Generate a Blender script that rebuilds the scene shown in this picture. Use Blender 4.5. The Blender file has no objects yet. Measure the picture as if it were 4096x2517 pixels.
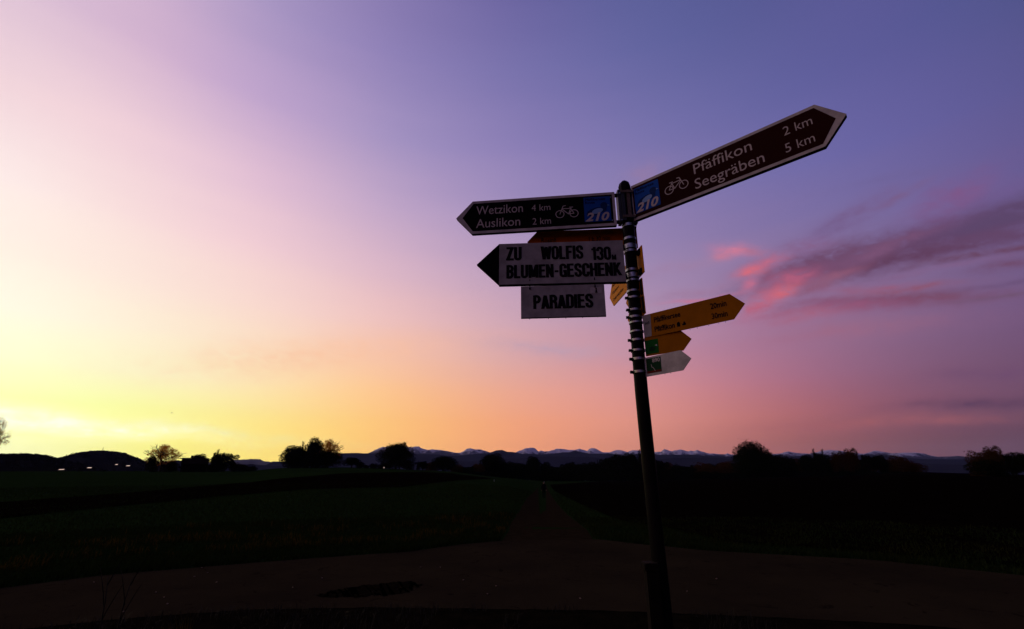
import bpy, bmesh, math, random
import numpy as np
from mathutils import Vector, Matrix
R = math.radians
rng = np.random.default_rng(7)
random.seed(7)
sc = bpy.context.scene
col = sc.collection

# ------------------------------------------------------------------ camera
PITCH = R(19.1); FPX = 1850.0; EYE = 1.6
cd = bpy.data.cameras.new('camera')
cd.sensor_width = 36.0; cd.lens = 36.0*FPX/4096.0
cd.clip_start = 0.05; cd.clip_end = 60000
cam = bpy.data.objects.new('camera', cd); col.objects.link(cam)
cam.location = (0, 0, EYE); cam.rotation_euler = (R(90)+PITCH, 0, 0)
sc.camera = cam
sc.view_settings.view_transform = 'Standard'
sc.view_settings.look = 'None'
sc.view_settings.exposure = 0.0
sc.view_settings.gamma = 1.0
sc.cycles.max_bounces = 4
sc.cycles.volume_bounces = 1

def ray(px, py):
    X = px-2048.0; Y = -(py-1258.5)
    return (X, FPX*math.cos(PITCH)-Y*math.sin(PITCH), FPX*math.sin(PITCH)+Y*math.cos(PITCH))
def azel(px, py):
    x, y, z = ray(px, py)
    return math.degrees(math.atan2(x, y)), z/math.hypot(x, y)      # azimuth in degrees, tangent of elevation

# ------------------------------------------------------------------ sky (afterglow, as colours by compass direction and elevation)
SX = [0, 512, 1024, 1536, 2048, 2560, 3072, 3584, 4096]
SKY = {
 40:  [(222,196,216),(210,178,206),(170,152,196),(138,124,180),(106,98,162),(90,96,155),(88,90,148),(90,86,148),(82,92,148)],
 340: [(247,220,222),(232,194,214),(186,160,205),(148,134,186),(124,118,174),(106,106,164),(98,98,158),(96,94,156),(98,92,152)],
 640: [(255,238,236),(248,218,220),(222,186,212),(172,154,198),(142,128,182),(128,120,176),(112,108,168),(106,100,162),(102,92,150)],
 940: [(255,240,226),(253,226,220),(242,204,214),(206,174,202),(166,146,188),(146,130,176),(132,116,164),(124,108,154),(112,94,140)],
 1240:[(255,250,228),(255,238,218),(252,220,206),(236,192,196),(200,164,186),(172,144,176),(154,118,154),(132,102,138),(112,84,124)],
 1490:[(252,255,196),(253,248,204),(254,230,190),(255,196,152),(222,166,160),(205,140,150),(172,112,138),(132,92,120),(106,76,104)],
 1640:[(243,255,168),(250,252,160),(252,230,152),(255,196,124),(242,162,128),(226,150,140),(184,110,114),(134,84,104),(104,74,100)],
 1755:[(255,255,200),(254,250,140),(254,228,120),(250,190,116),(236,156,116),(206,134,120),(160,98,100),(120,80,92),(92,68,88)],
}
def lin(c):
    c = np.array(c, float)/255.0
    return np.where(c <= 0.04045, c/12.92, ((c+0.055)/1.055)**2.4)
SY = sorted(SKY)
SG = np.array([[lin(c) for c in SKY[y]] for y in SY])
def sky_px(px, py):
    px = min(max(px, 0), 4096); py = min(max(py, 40), 1755)
    i = min(max(np.searchsorted(SX, px)-1, 0), len(SX)-2); j = min(max(np.searchsorted(SY, py)-1, 0), len(SY)-2)
    u = (px-SX[i])/(SX[i+1]-SX[i]); v = (py-SY[j])/(SY[j+1]-SY[j])
    return (SG[j, i]*(1-u)+SG[j, i+1]*u)*(1-v)+(SG[j+1, i]*(1-u)+SG[j+1, i+1]*u)*v
def sky_dir(az, el):                      # az within the view
    a, e = R(az), R(min(el, 52.5))
    x, y, z = math.sin(a)*math.cos(e), math.cos(a)*math.cos(e), math.sin(e)
    d = y*math.cos(PITCH)+z*math.sin(PITCH); u = -y*math.sin(PITCH)+z*math.cos(PITCH)
    return sky_px(2048+FPX*x/d, 1258.5-FPX*u/d)
HAZE = 2.0e-5
GLOW = -60.0                              # compass direction of the sun that has set
ANTI = np.array([0.012, 0.009, 0.013])     # the dusk opposite it
ZEN = lin((78, 82, 140))
def sky_any(az, el):
    d = abs((az-GLOW+180) % 360-180)      # angle from the glow
    a2 = min(max(GLOW+d, -57), 57)
    c = sky_dir(a2, el)
    if d > 108:
        t = min((d-108)/42.0, 1.0); t = t*t*(3-2*t)
        c = c*(1-t)+ANTI*t
    elif d < 20: c = c*(1+0.25*(1-d/20.0)*max(0.0, 1-el/25.0))
    if el > 50:
        t = (el-50)/40.0; c = c*(1-t)+ZEN*0.5*t
    # the evening haze below dims the low sky: give the sky beyond it the brightness that shows through
    L = min(13500.0, 760.0/max(math.tan(R(max(el, 0.5))), 0.02)); Tr = math.exp(-HAZE*L)
    return np.maximum((c-np.array([0.06, 0.055, 0.12])*(1-Tr))/Tr, 0.0)
AZ = [-180, -160, -145, -130, -118, -106, -94, -84, -76, -68, -60, -53, -46, -39, -32, -25, -18, -11, -4, 3, 10, 17, 24, 31, 38, 45, 52, 60, 80, 105, 140, 180]
EL = [0, 3, 6, 9.5, 13.5, 18, 24, 31, 39, 47, 56, 70, 90]

world = bpy.data.worlds.new('World'); sc.world = world; world.use_nodes = True
wt = world.node_tree; wt.nodes.clear()
def nd(t, kind, **kw):
    n = t.nodes.new(kind)
    for k, v in kw.items(): setattr(n, k, v)
    return n
def mth(t, op, a, b=None, c=None, clamp=False):
    n = nd(t, 'ShaderNodeMath', operation=op, use_clamp=clamp)
    for i, v in enumerate((a, b, c)):
        if v is None: continue
        if isinstance(v, (int, float)): n.inputs[i].default_value = v
        else: t.links.new(v, n.inputs[i])
    return n.outputs[0]
def vmth(t, op, a, b):
    n = nd(t, 'ShaderNodeVectorMath', operation=op)
    for i, v in enumerate((a, b)):
        if isinstance(v, (tuple, list, Vector)): n.inputs[i].default_value = v
        else: t.links.new(v, n.inputs[i])
    return n
def mixc(t, f, a, b, mode='MIX'):
    n = nd(t, 'ShaderNodeMix', data_type='RGBA', blend_type=mode)
    for s, v in ((0, f), (6, a), (7, b)):
        if isinstance(v, (int, float)): n.inputs[s].default_value = v
        elif isinstance(v, (tuple, list)): n.inputs[s].default_value = (*v[:3], 1)
        else: t.links.new(v, n.inputs[s])
    return n.outputs[2]
tc = nd(wt, 'ShaderNodeTexCoord'); D = vmth(wt, 'NORMALIZE', tc.outputs['Generated'], (0, 0, 0)).outputs[0]
sep = nd(wt, 'ShaderNodeSeparateXYZ'); wt.links.new(D, sep.inputs[0])
azn = mth(wt, 'MULTIPLY_ADD', mth(wt, 'ARCTAN2', sep.outputs[0], sep.outputs[1]), 1/(2*math.pi), 0.5)
eln = mth(wt, 'MULTIPLY', mth(wt, 'ARCSINE', sep.outputs[2]), 180/math.pi)
# thin uneven veils: the elevation wavers a little along long low bands
nzv = nd(wt, 'ShaderNodeMapping'); nzv.inputs['Scale'].default_value = (1.6, 1.6, 16.0); nzv.inputs['Rotation'].default_value = (R(4), R(-5), 0)
wt.links.new(D, nzv.inputs[0])
nz = nd(wt, 'ShaderNodeTexNoise'); nz.inputs['Scale'].default_value = 1.3; nz.inputs['Detail'].default_value = 4.0; nz.inputs['Roughness'].default_value = 0.5
wt.links.new(nzv.outputs[0], nz.inputs['Vector'])
wob = mth(wt, 'MULTIPLY_ADD', nz.outputs[0], 3.0, -1.5)
wobf = mth(wt, 'MULTIPLY', wob, mth(wt, 'DIVIDE', mth(wt, 'ADD', mth(wt, 'ABSOLUTE', eln), 2.0), 26.0, clamp=True))
elw = mth(wt, 'ADD', eln, wobf)
cur = None
for k, e in enumerate(EL):
    rp = nd(wt, 'ShaderNodeValToRGB'); cr = rp.color_ramp; cr.interpolation = 'B_SPLINE'
    for i, a in enumerate(AZ):
        pos = (a+180)/360.0
        if i < 2: s = cr.elements[i]; s.position = pos if i else 0.0
        else: s = cr.elements.new(pos)
    for i, a in enumerate(AZ):
        c = sky_any(a, e+0.01); cr.elements[i].position = (a+180)/360.0
        cr.elements[i].color = (*[float(v)*0.5 for v in c], 1)   # halved: a ramp holds no value above 1
    wt.links.new(azn, rp.inputs[0])
    if cur is None: cur = rp.outputs[0]
    else:
        mr = nd(wt, 'ShaderNodeMapRange', interpolation_type='LINEAR')
        mr.inputs[1].default_value = EL[k-1]; mr.inputs[2].default_value = e
        wt.links.new(elw, mr.inputs[0])
        cur = mixc(wt, mr.outputs[0], cur, rp.outputs[0])
# clouds: soft streaks lying in given directions, torn by noise
cm = nd(wt, 'ShaderNodeMapping'); cm.inputs['Rotation'].default_value = (0, R(14), 0); cm.inputs['Scale'].default_value = (8, 8, 24)
wt.links.new(D, cm.inputs[0])
cn = nd(wt, 'ShaderNodeTexNoise'); cn.inputs['Scale'].default_value = 2.2; cn.inputs['Detail'].default_value = 7; cn.inputs['Roughness'].default_value = 0.68
wt.links.new(cm.outputs[0], cn.inputs['Vector'])
cn2 = nd(wt, 'ShaderNodeTexNoise'); cn2.inputs['Scale'].default_value = 7.0; cn2.inputs['Detail'].default_value = 3
wt.links.new(D, cn2.inputs['Vector'])
warp = vmth(wt, 'MULTIPLY', vmth(wt, 'SUBTRACT', cn2.outputs['Color'], (0.5, 0.5, 0.5)).outputs[0], (0.045, 0.045, 0.035)).outputs[0]
DW = vmth(wt, 'ADD', D, warp).outputs[0]
cm3 = nd(wt, 'ShaderNodeMapping'); cm3.inputs['Rotation'].default_value = (0, R(20), R(10)); cm3.inputs['Scale'].default_value = (22, 22, 44)
wt.links.new(D, cm3.inputs[0])
cn3 = nd(wt, 'ShaderNodeTexNoise'); cn3.inputs['Scale'].default_value = 1.6; cn3.inputs['Detail'].default_value = 6; cn3.inputs['Roughness'].default_value = 0.6; cn3.inputs['Distortion'].default_value = 0.4
wt.links.new(cm3.outputs[0], cn3.inputs['Vector'])
mottle = mth(wt, 'MULTIPLY_ADD', cn3.outputs[0], 2.4, -0.25)
ragged = mth(wt, 'MULTIPLY', mth(wt, 'MULTIPLY_ADD', cn.outputs[0], 2.3, -0.12), mottle)
CL = [ # x, y, half length, half width (pixels of the photograph), angle (degrees, up to the right), colour, strength
 (3640,975,560,66,16,(98,66,100),1.0),(3290,1062,230,72,10,(110,74,106),0.95),(3960,865,330,78,18,(92,70,106),0.95),(3700,1010,420,34,12,(96,60,88),0.8),(3960,935,300,40,14,(100,70,104),0.7),
 (3790,790,170,75,30,(128,86,134),0.6),(4060,740,160,40,25,(112,92,146),0.4),(3370,885,150,42,35,(118,94,140),0.7),
 (3160,1120,80,32,12,(176,94,124),0.8),(2990,1092,52,20,12,(214,108,124),0.8),(3075,1056,60,19,20,(190,106,134),0.7),
 (2925,1000,80,20,-8,(206,124,152),0.75),(2862,1020,34,14,0,(210,122,142),0.7),(2985,1155,28,20,40,(196,112,142),0.7),
 (3108,1190,52,22,22,(228,104,110),0.9),(3040,1225,75,36,32,(188,102,128),0.75),(3262,1150,90,26,25,(138,92,122),0.7),
 (3330,1105,90,16,20,(150,92,118),0.5),(3560,1205,300,30,4,(118,74,100),0.85),(3390,1225,200,30,3,(142,84,118),0.7),
 (3480,1160,180,20,3,(150,92,122),0.6),(4060,1040,170,30,14,(112,76,108),0.75),(4060,1125,230,14,9,(106,80,118),0.5),
 (3720,1080,260,15,12,(134,94,132),0.4),(2750,1172,120,13,12,(160,122,156),0.6),(2790,1196,110,8,8,(196,116,146),0.6),
 (2560,700,80,40,20,(160,124,156),0.3),(3230,1270,140,22,10,(170,98,124),0.5),(2700,1075,150,22,14,(160,128,164),0.4),
 (3950,1610,300,26,3,(96,64,90),0.6),(3500,1690,380,22,2,(170,98,102),0.5),(4000,1500,260,30,4,(112,76,110),0.4),
 (600,1700,560,20,-5,(255,250,175),0.45),(120,1680,620,46,-5,(290,290,250),0.75),(300,1745,500,10,-2,(285,280,190),0.4),(1250,1420,420,60,4,(255,196,158),0.35),
 (3880,1020,240,18,12,(104,66,92),0.8),(3480,1010,200,26,20,(122,82,116),0.7),(3230,985,60,24,10,(140,92,130),0.5),(3550,800,120,18,28,(122,92,134),0.5),(3620,1160,160,12,8,(140,86,112),0.6),(4020,1180,200,10,8,(112,84,112),0.5),(3140,1260,120,12,8,(160,96,126),0.5),(3000,1010,40,14,-10,(168,110,140),0.5),(3600,700,220,16,12,(110,98,150),0.4),(3350,1330,300,40,6,(164,104,128),0.35),(2180,1395,200,24,-6,(186,160,184),0.4),
]
for (cx, cy, hl, hw, ang, cc, st) in CL:
    c = Vector(ray(cx, cy)).normalized()
    ex = Vector(ray(cx+40*math.cos(R(ang)), cy-40*math.sin(R(ang)))).normalized()-c
    pl = ex.length/40.0; e1 = ex.normalized(); e2 = c.cross(e1).normalized()
    a1 = hl*pl; a2 = hw*pl
    u = vmth(wt, 'DOT_PRODUCT', DW, tuple(e1/a1)).outputs['Value']; v = vmth(wt, 'DOT_PRODUCT', DW, tuple(e2/a2)).outputs['Value']
    q = mth(wt, 'MULTIPLY_ADD', v, v, mth(wt, 'MULTIPLY', u, u))
    g = mth(wt, 'MULTIPLY', mth(wt, 'EXPONENT', mth(wt, 'MULTIPLY', q, -0.7)), mth(wt, 'GREATER_THAN', vmth(wt, 'DOT_PRODUCT', D, tuple(c)).outputs['Value'], 0.3))
    m = mth(wt, 'MULTIPLY', mth(wt, 'MULTIPLY', g, ragged), st*1.15, clamp=True)
    cur = mixc(wt, m, cur, tuple(float(x)*0.5 for x in lin(cc)))
bg = nd(wt, 'ShaderNodeBackground'); bg.inputs['Strength'].default_value = 2.0
wt.links.new(cur, bg.inputs[0]); wo = nd(wt, 'ShaderNodeOutputWorld'); wt.links.new(bg.outputs[0], wo.inputs[0])

# the last warm light from beyond the left edge, just above the hills
sd = bpy.data.lights.new('sun', 'SUN'); sd.energy = 0.10; sd.angle = R(6); sd.color = (1.0, 0.55, 0.25)
sun = bpy.data.objects.new('sun', sd); col.objects.link(sun)
sdir = Vector((math.sin(R(-72))*math.cos(R(3)), math.cos(R(-72))*math.cos(R(3)), math.sin(R(3))))
sun.rotation_euler = sdir.to_track_quat('Z', 'Y').to_euler(); sun.location = (-20, 10, 20)

# ------------------------------------------------------------------ materials
def mat(name, color, rough=0.8, metal=0.0, var=0.0, scale=5.0, color2=None, bump=0.0, bscale=40.0, spec=0.3, trans=0.0):
    m = bpy.data.materials.new(name); m.use_nodes = True; t = m.node_tree; b = t.nodes['Principled BSDF']
    b.inputs['Base Color'].default_value = (*color, 1); b.inputs['Roughness'].default_value = rough; b.inputs['Metallic'].default_value = metal
    b.inputs['Specular IOR Level'].default_value = spec
    co = nd(t, 'ShaderNodeTexCoord')
    if color2 is not None or var:
        n = nd(t, 'ShaderNodeTexNoise'); n.inputs['Scale'].default_value = scale; n.inputs['Detail'].default_value = 6; n.inputs['Roughness'].default_value = 0.65
        t.links.new(co.outputs['Object'], n.inputs['Vector'])
        mr = nd(t, 'ShaderNodeMapRange'); mr.inputs[1].default_value = 0.35; mr.inputs[2].default_value = 0.65
        t.links.new(n.outputs[0], mr.inputs[0])
        c2 = color2 if color2 is not None else tuple(c*(1-var) for c in color)
        t.links.new(mixc(t, mr.outputs[0], color, c2), b.inputs['Base Color'])
    if bump:
        n2 = nd(t, 'ShaderNodeTexNoise'); n2.inputs['Scale'].default_value = bscale; n2.inputs['Detail'].default_value = 5
        t.links.new(co.outputs['Object'], n2.inputs['Vector'])
        bp = nd(t, 'ShaderNodeBump'); bp.inputs['Strength'].default_value = 0.6; bp.inputs['Distance'].default_value = bump
        t.links.new(n2.outputs[0], bp.inputs['Height']); t.links.new(bp.outputs[0], b.inputs['Normal'])
    if trans:
        tr = nd(t, 'ShaderNodeBsdfTranslucent'); tr.inputs[0].default_value = (*[min(1, c*2.0) for c in color], 1)
        ms = nd(t, 'ShaderNodeMixShader'); ms.inputs[0].default_value = trans
        t.links.new(b.outputs[0], ms.inputs[1]); t.links.new(tr.outputs[0], ms.inputs[2])
        t.links.new(ms.outputs[0], t.nodes['Material Output'].inputs[0])
    return m
M = {
 'white': mat('white_paint', (0.40, 0.36, 0.355), 0.6, var=0.35, scale=16, spec=0.15),
 'white_old': mat('weathered_white_paint', (0.28, 0.26, 0.255), 0.7, spec=0.1, var=0.35, scale=14, bump=0.0004, bscale=200),
 'brown': mat('dark_brown_red_film', (0.018, 0.003, 0.002), 0.7, spec=0.02),
 'black': mat('black_film', (0.003, 0.003, 0.003), 0.8, spec=0.02),
 'letter': mat('black_lettering', (0.004, 0.004, 0.005), 0.8, spec=0.03),
 'silver_letter': mat('white_lettering', (0.36, 0.31, 0.30), 0.7, spec=0.1),
 'blue': mat('blue_film', (0.003, 0.045, 0.24), 0.6, spec=0.05),
 'dblue': mat('dark_blue_print', (0.003, 0.018, 0.08), 0.6, spec=0.05),
 'lblue': mat('pale_blue_print', (0.12, 0.22, 0.40), 0.5, spec=0.2),
 'orange': mat('shadowed_yellow_paint', (0.30, 0.065, 0.002), 0.7, var=0.15, scale=12, spec=0.03),  # yellow sign in shadow: the shade is put into this deeper colour
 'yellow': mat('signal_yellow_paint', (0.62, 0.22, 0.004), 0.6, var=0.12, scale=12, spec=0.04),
 'shaded_yellow': mat('shaded_yellow_paint', (0.25, 0.085, 0.002), 0.7, var=0.15, scale=14, spec=0.03),  # darker copy of the yellow for less lit signs, shade in the colour
 'green': mat('green_film', (0.003, 0.07, 0.008), 0.6, spec=0.05),
 'dgreen': mat('dark_green_film', (0.004, 0.028, 0.010), 0.6, spec=0.05),
 'red': mat('red_film', (0.10, 0.006, 0.004), 0.6, spec=0.05),
 'metal': mat('galvanised_steel', (0.30, 0.31, 0.33), 0.30, 1.0, var=0.5, scale=70),
 'pole': mat('dark_coated_steel', (0.006, 0.005, 0.005), 0.4, 0.0, var=0.4, scale=20, bump=0.0006, bscale=150, spec=0.02),
 'bracket': mat('dull_cast_metal', (0.03, 0.035, 0.04), 0.5, 0.4, var=0.4, scale=30, bump=0.0008, bscale=120),
 'rust': mat('worn_brown_metal', (0.12, 0.085, 0.07), 0.8, 0.0, var=0.5, scale=80, bump=0.001, bscale=120),
 'edge': mat('dark_sign_edge', (0.006, 0.005, 0.005), 0.7, spec=0.08),
 'wood': mat('dark_damp_timber', (0.006, 0.004, 0.003), 0.9, var=0.5, scale=18, bump=0.002, bscale=60, spec=0.05),
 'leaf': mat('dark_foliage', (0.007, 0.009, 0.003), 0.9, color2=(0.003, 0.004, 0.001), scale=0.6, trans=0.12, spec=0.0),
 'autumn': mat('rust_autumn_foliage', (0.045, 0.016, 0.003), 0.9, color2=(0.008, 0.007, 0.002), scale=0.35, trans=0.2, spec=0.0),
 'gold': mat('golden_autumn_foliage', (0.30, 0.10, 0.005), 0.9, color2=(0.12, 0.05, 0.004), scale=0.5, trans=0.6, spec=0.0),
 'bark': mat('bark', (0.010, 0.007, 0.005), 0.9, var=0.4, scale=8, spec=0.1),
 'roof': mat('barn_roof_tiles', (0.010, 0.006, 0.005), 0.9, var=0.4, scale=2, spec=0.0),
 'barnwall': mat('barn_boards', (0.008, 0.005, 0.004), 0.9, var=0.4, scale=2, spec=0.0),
 'cloth': mat('dark_cloth', (0.004, 0.004, 0.005), 0.9, spec=0.0),
 'skin': mat('skin', (0.25, 0.14, 0.10), 0.6),
 'pale': mat('pale_cloth', (0.5, 0.5, 0.52), 0.8),
 'grassblade': mat('grass_blades', (0.008, 0.017, 0.004), 0.9, color2=(0.014, 0.014, 0.003), scale=0.5, trans=0.15, spec=0.0),
 'strawblade': mat('dry_grass', (0.044, 0.028, 0.005), 0.9, color2=(0.010, 0.012, 0.003), scale=1.2, trans=0.2, spec=0.0),
 'stalk': mat('dark_stalk', (0.012, 0.011, 0.008), 0.8, spec=0.1),
 'leafdry': mat('dry_leaf', (0.16, 0.11, 0.07), 0.7, spec=0.2),
}
def emis(name, c, s):
    m = bpy.data.materials.new(name); m.use_nodes = True; b = m.node_tree.nodes['Principled BSDF']
    b.inputs['Base Color'].default_value = (*c, 1); b.inputs['Emission Color'].default_value = (*c, 1); b.inputs['Emission Strength'].default_value = s
    return m
M['lamp'] = emis('lit_lamp_glass', (1.0, 0.70, 0.58), 0.8)
def glassmat():
    m = bpy.data.materials.new('water'); m.use_nodes = True; b = m.node_tree.nodes['Principled BSDF']
    b.inputs['Roughness'].default_value = 0.0; b.inputs['Transmission Weight'].default_value = 1.0; b.inputs['IOR'].default_value = 1.33
    return m
M['water'] = glassmat()

# ------------------------------------------------------------------ object helpers
def link(name, me, m, parent=None, loc=None, smooth=False):
    o = bpy.data.objects.new(name, me); col.objects.link(o)
    if m is not None and not me.materials: me.materials.append(m)
    if parent is not None: o.parent = parent
    if loc is not None: o.location = loc
    if smooth: me.shade_smooth()
    return o
def pyd(name, v, f, m, parent=None, loc=None, smooth=False):
    me = bpy.data.meshes.new(name); me.from_pydata([tuple(map(float, p)) for p in v], [], f); me.update()
    return link(name, me, m, parent, loc, smooth)
def npmesh(name, V, F, k):                # V (n,3), F (m,k) : quick mesh
    me = bpy.data.meshes.new(name); V = np.asarray(V, np.float32); F = np.asarray(F, np.int32)
    me.vertices.add(len(V)); me.vertices.foreach_set('co', V.ravel())
    me.loops.add(F.size); me.loops.foreach_set('vertex_index', F.ravel())
    me.polygons.add(len(F)); me.polygons.foreach_set('loop_start', np.arange(0, F.size, k, dtype=np.int32))
    me.update(calc_edges=True); return me
def bmo(name, bm, m, parent=None, loc=None, smooth=False):
    me = bpy.data.meshes.new(name); bm.to_mesh(me); bm.free()
    return link(name, me, m, parent, loc, smooth)
def thing(name, loc, rz=0.0):
    o = bpy.data.objects.new(name, None); col.objects.link(o); o.location = loc; o.rotation_euler = (0, 0, rz); o.empty_display_size = 0.1
    return o
def tag(o, label=None, cat=None, group=None, kind=None):
    if label: o['label'] = label
    if cat: o['category'] = cat
    if group: o['group'] = group
    if kind: o['kind'] = kind
    return o
def box(bm, x0, x1, y0, y1, z0, z1):
    v = [bm.verts.new(p) for p in ((x0,y0,z0),(x1,y0,z0),(x1,y1,z0),(x0,y1,z0),(x0,y0,z1),(x1,y0,z1),(x1,y1,z1),(x0,y1,z1))]
    for f in ((0,3,2,1),(4,5,6,7),(0,1,5,4),(1,2,6,5),(2,3,7,6),(3,0,4,7)): bm.faces.new([v[i] for i in f])
def prism(bm, pts, y0, y1):               # outline (x,z) between depths y0 (front) and y1
    a = [bm.verts.new((x, y0, z)) for x, z in pts]; b = [bm.verts.new((x, y1, z)) for x, z in pts]
    bm.faces.new(a); bm.faces.new(b[::-1])
    for i in range(len(pts)):
        j = (i+1) % len(pts); bm.faces.new((a[j], a[i], b[i], b[j]))
    bmesh.ops.recalc_face_normals(bm, faces=bm.faces[:])
def tube_np(pts, rad, n=8, cap=True):
    pts = [Vector(p) for p in pts]; V = []; F = []
    up = Vector((0, 0, 1))
    for i, p in enumerate(pts):
        t = (pts[min(i+1, len(pts)-1)]-pts[max(i-1, 0)]).normalized()
        a = t.cross(up if abs(t.z) < 0.95 else Vector((1, 0, 0))).normalized(); b = t.cross(a)
        r = rad[i] if hasattr(rad, '__len__') else rad
        for k in range(n):
            th = 2*math.pi*k/n; V.append(p+a*(r*math.cos(th))+b*(r*math.sin(th)))
    for i in range(len(pts)-1):
        for k in range(n):
            F.append((i*n+k, i*n+(k+1) % n, (i+1)*n+(k+1) % n, (i+1)*n+k))
    if cap: F.append(tuple(range(n))[::-1]); F.append(tuple(range((len(pts)-1)*n, len(pts)*n)))
    return V, F
def tube(name, pts, rad, m, parent=None, n=10, smooth=True):
    V, F = tube_np(pts, rad, n); return pyd(name, V, F, m, parent, smooth=smooth)
def merge(parts):
    V = []; F = []
    for v, f in parts:
        o = len(V); V += list(v); F += [tuple(i+o for i in q) for q in f]
    return V, F

# ------------------------------------------------------------------ terrain
CREST = [(-2500,1885),(0,1885),(1000,1884),(1128,1871),(1400,1869),(1550,1874),(1800,1885),(1950,1905),(2168,1925),(2550,1925),(2950,1915),(3400,1905),(3660,1888),(3880,1895),(4096,1900),(7000,1900)]
RC = 260.0
_ca = np.array([azel(*p)[0] for p in CREST]); _cz = np.array([EYE+RC*azel(*p)[1] for p in CREST])
def ground(x, y):
    x = np.asarray(x, float); y = np.asarray(y, float); r = np.hypot(x, y); az = np.degrees(np.arctan2(x, y))
    zc = np.interp(az, _ca, _cz)
    back = np.clip((np.abs(az)-70)/40, 0, 1); zc = zc*(1-back)
    t = np.clip((r-16)/(RC-16), 0, None)
    z = np.maximum(zc, 0)*np.minimum(t, 1)**1.4 + np.minimum(zc, 0)*(1-np.exp(-t*4.9))
    z = z - np.clip(r-RC, 0, 900)*0.016
    return z
def gz(x, y): return float(ground(x, y))
def hit(px, py):                          # where the line of sight through a point of the photograph meets the ground
    x, y, z = ray(px, py); k = 1/math.hypot(x, y); x *= k; y *= k; z *= k
    lo = 1.0
    for s in np.geomspace(1.5, 600, 900):
        if EYE+z*s <= gz(x*s, y*s): 
            hi = s
            for _ in range(20):
                mid = (lo+hi)/2
                if EYE+z*mid <= gz(x*mid, y*mid): hi = mid
                else: lo = mid
            return (x*hi, y*hi)
        lo = s
    return (x*250, y*250)
def at(px, dist):                         # a ground point in the compass direction of a pixel column (read at the horizon)
    a = R(azel(px, 1880)[0]); x, y = math.sin(a)*dist, math.cos(a)*dist
    return x, y

def ground_mat():
    m = bpy.data.materials.new('meadow_grass'); m.use_nodes = True; t = m.node_tree; b = t.nodes['Principled BSDF']
    b.inputs['Roughness'].default_value = 1.0; b.inputs['Specular IOR Level'].default_value = 0.0
    co = nd(t, 'ShaderNodeTexCoord')
    def noise(s, d=5, r=0.6):
        n = nd(t, 'ShaderNodeTexNoise'); n.inputs['Scale'].default_value = s; n.inputs['Detail'].default_value = d; n.inputs['Roughness'].default_value = r
        t.links.new(co.outputs['Object'], n.inputs['Vector']); return n.outputs[0]
    def mr(v, a, c):
        n = nd(t, 'ShaderNodeMapRange'); n.inputs[1].default_value = a; n.inputs[2].default_value = c; t.links.new(v, n.inputs[0]); return n.outputs[0]
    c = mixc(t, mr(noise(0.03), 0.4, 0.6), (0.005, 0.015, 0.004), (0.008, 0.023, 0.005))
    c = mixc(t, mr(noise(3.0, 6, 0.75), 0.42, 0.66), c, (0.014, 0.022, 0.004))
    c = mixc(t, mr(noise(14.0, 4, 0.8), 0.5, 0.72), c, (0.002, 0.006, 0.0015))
    t.links.new(c, b.inputs['Base Color'])
    bp = nd(t, 'ShaderNodeBump'); bp.inputs['Strength'].default_value = 0.8; bp.inputs['Distance'].default_value = 0.05
    t.links.new(noise(6.0, 6, 0.7), bp.inputs['Height']); t.links.new(bp.outputs[0], b.inputs['Normal'])
    return m
rr = np.concatenate([[0.0], np.geomspace(1.0, 1200, 230), np.geomspace(1300, 12500, 14)])
aa = np.radians(np.arange(-180, 180, 1.0)); na = len(aa)
RRg, AAg = np.meshgrid(rr, aa, indexing='ij'); GX = RRg*np.sin(AAg); GY = RRg*np.cos(AAg); GZ = ground(GX, GY)
V = np.stack([GX, GY, GZ], -1).reshape(-1, 3)
ii, jj = np.meshgrid(np.arange(len(rr)-1), np.arange(na), indexing='ij'); j2 = (jj+1) % na
Fq = np.stack([ii*na+jj, ii*na+j2, (ii+1)*na+j2, (ii+1)*na+jj], -1).reshape(-1, 4)[:, ::-1]
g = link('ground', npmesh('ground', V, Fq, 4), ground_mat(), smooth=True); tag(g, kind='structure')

def strip(name, far, near, m, dz, n=120, k=14, jag=0.0):   # a sheet between two lines of points on the ground
    def resample(p):
        p = np.array(p, float); d = np.concatenate([[0], np.cumsum(np.hypot(*np.diff(p, axis=0).T))]); s = np.linspace(0, d[-1], n)
        return np.stack([np.interp(s, d, p[:, 0]), np.interp(s, d, p[:, 1])], -1)
    A = resample(far); B = resample(near)
    if jag:
        A += rng.normal(0, jag, A.shape); B += rng.normal(0, jag, B.shape)
    u = np.linspace(0, 1, k)[:, None, None]; P = A[None]*(1-u)+B[None]*u
    Z = ground(P[..., 0], P[..., 1])+dz
    V = np.concatenate([P, Z[..., None]], -1).reshape(-1, 3)
    ii, jj = np.meshgrid(np.arange(k-1), np.arange(n-1), indexing='ij')
    F = np.stack([ii*n+jj, (ii+1)*n+jj, (ii+1)*n+jj+1, ii*n+jj+1], -1).reshape(-1, 4)
    return tag(link(name, npmesh(name, V, F, 4), m, smooth=True), kind='structure')

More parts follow.
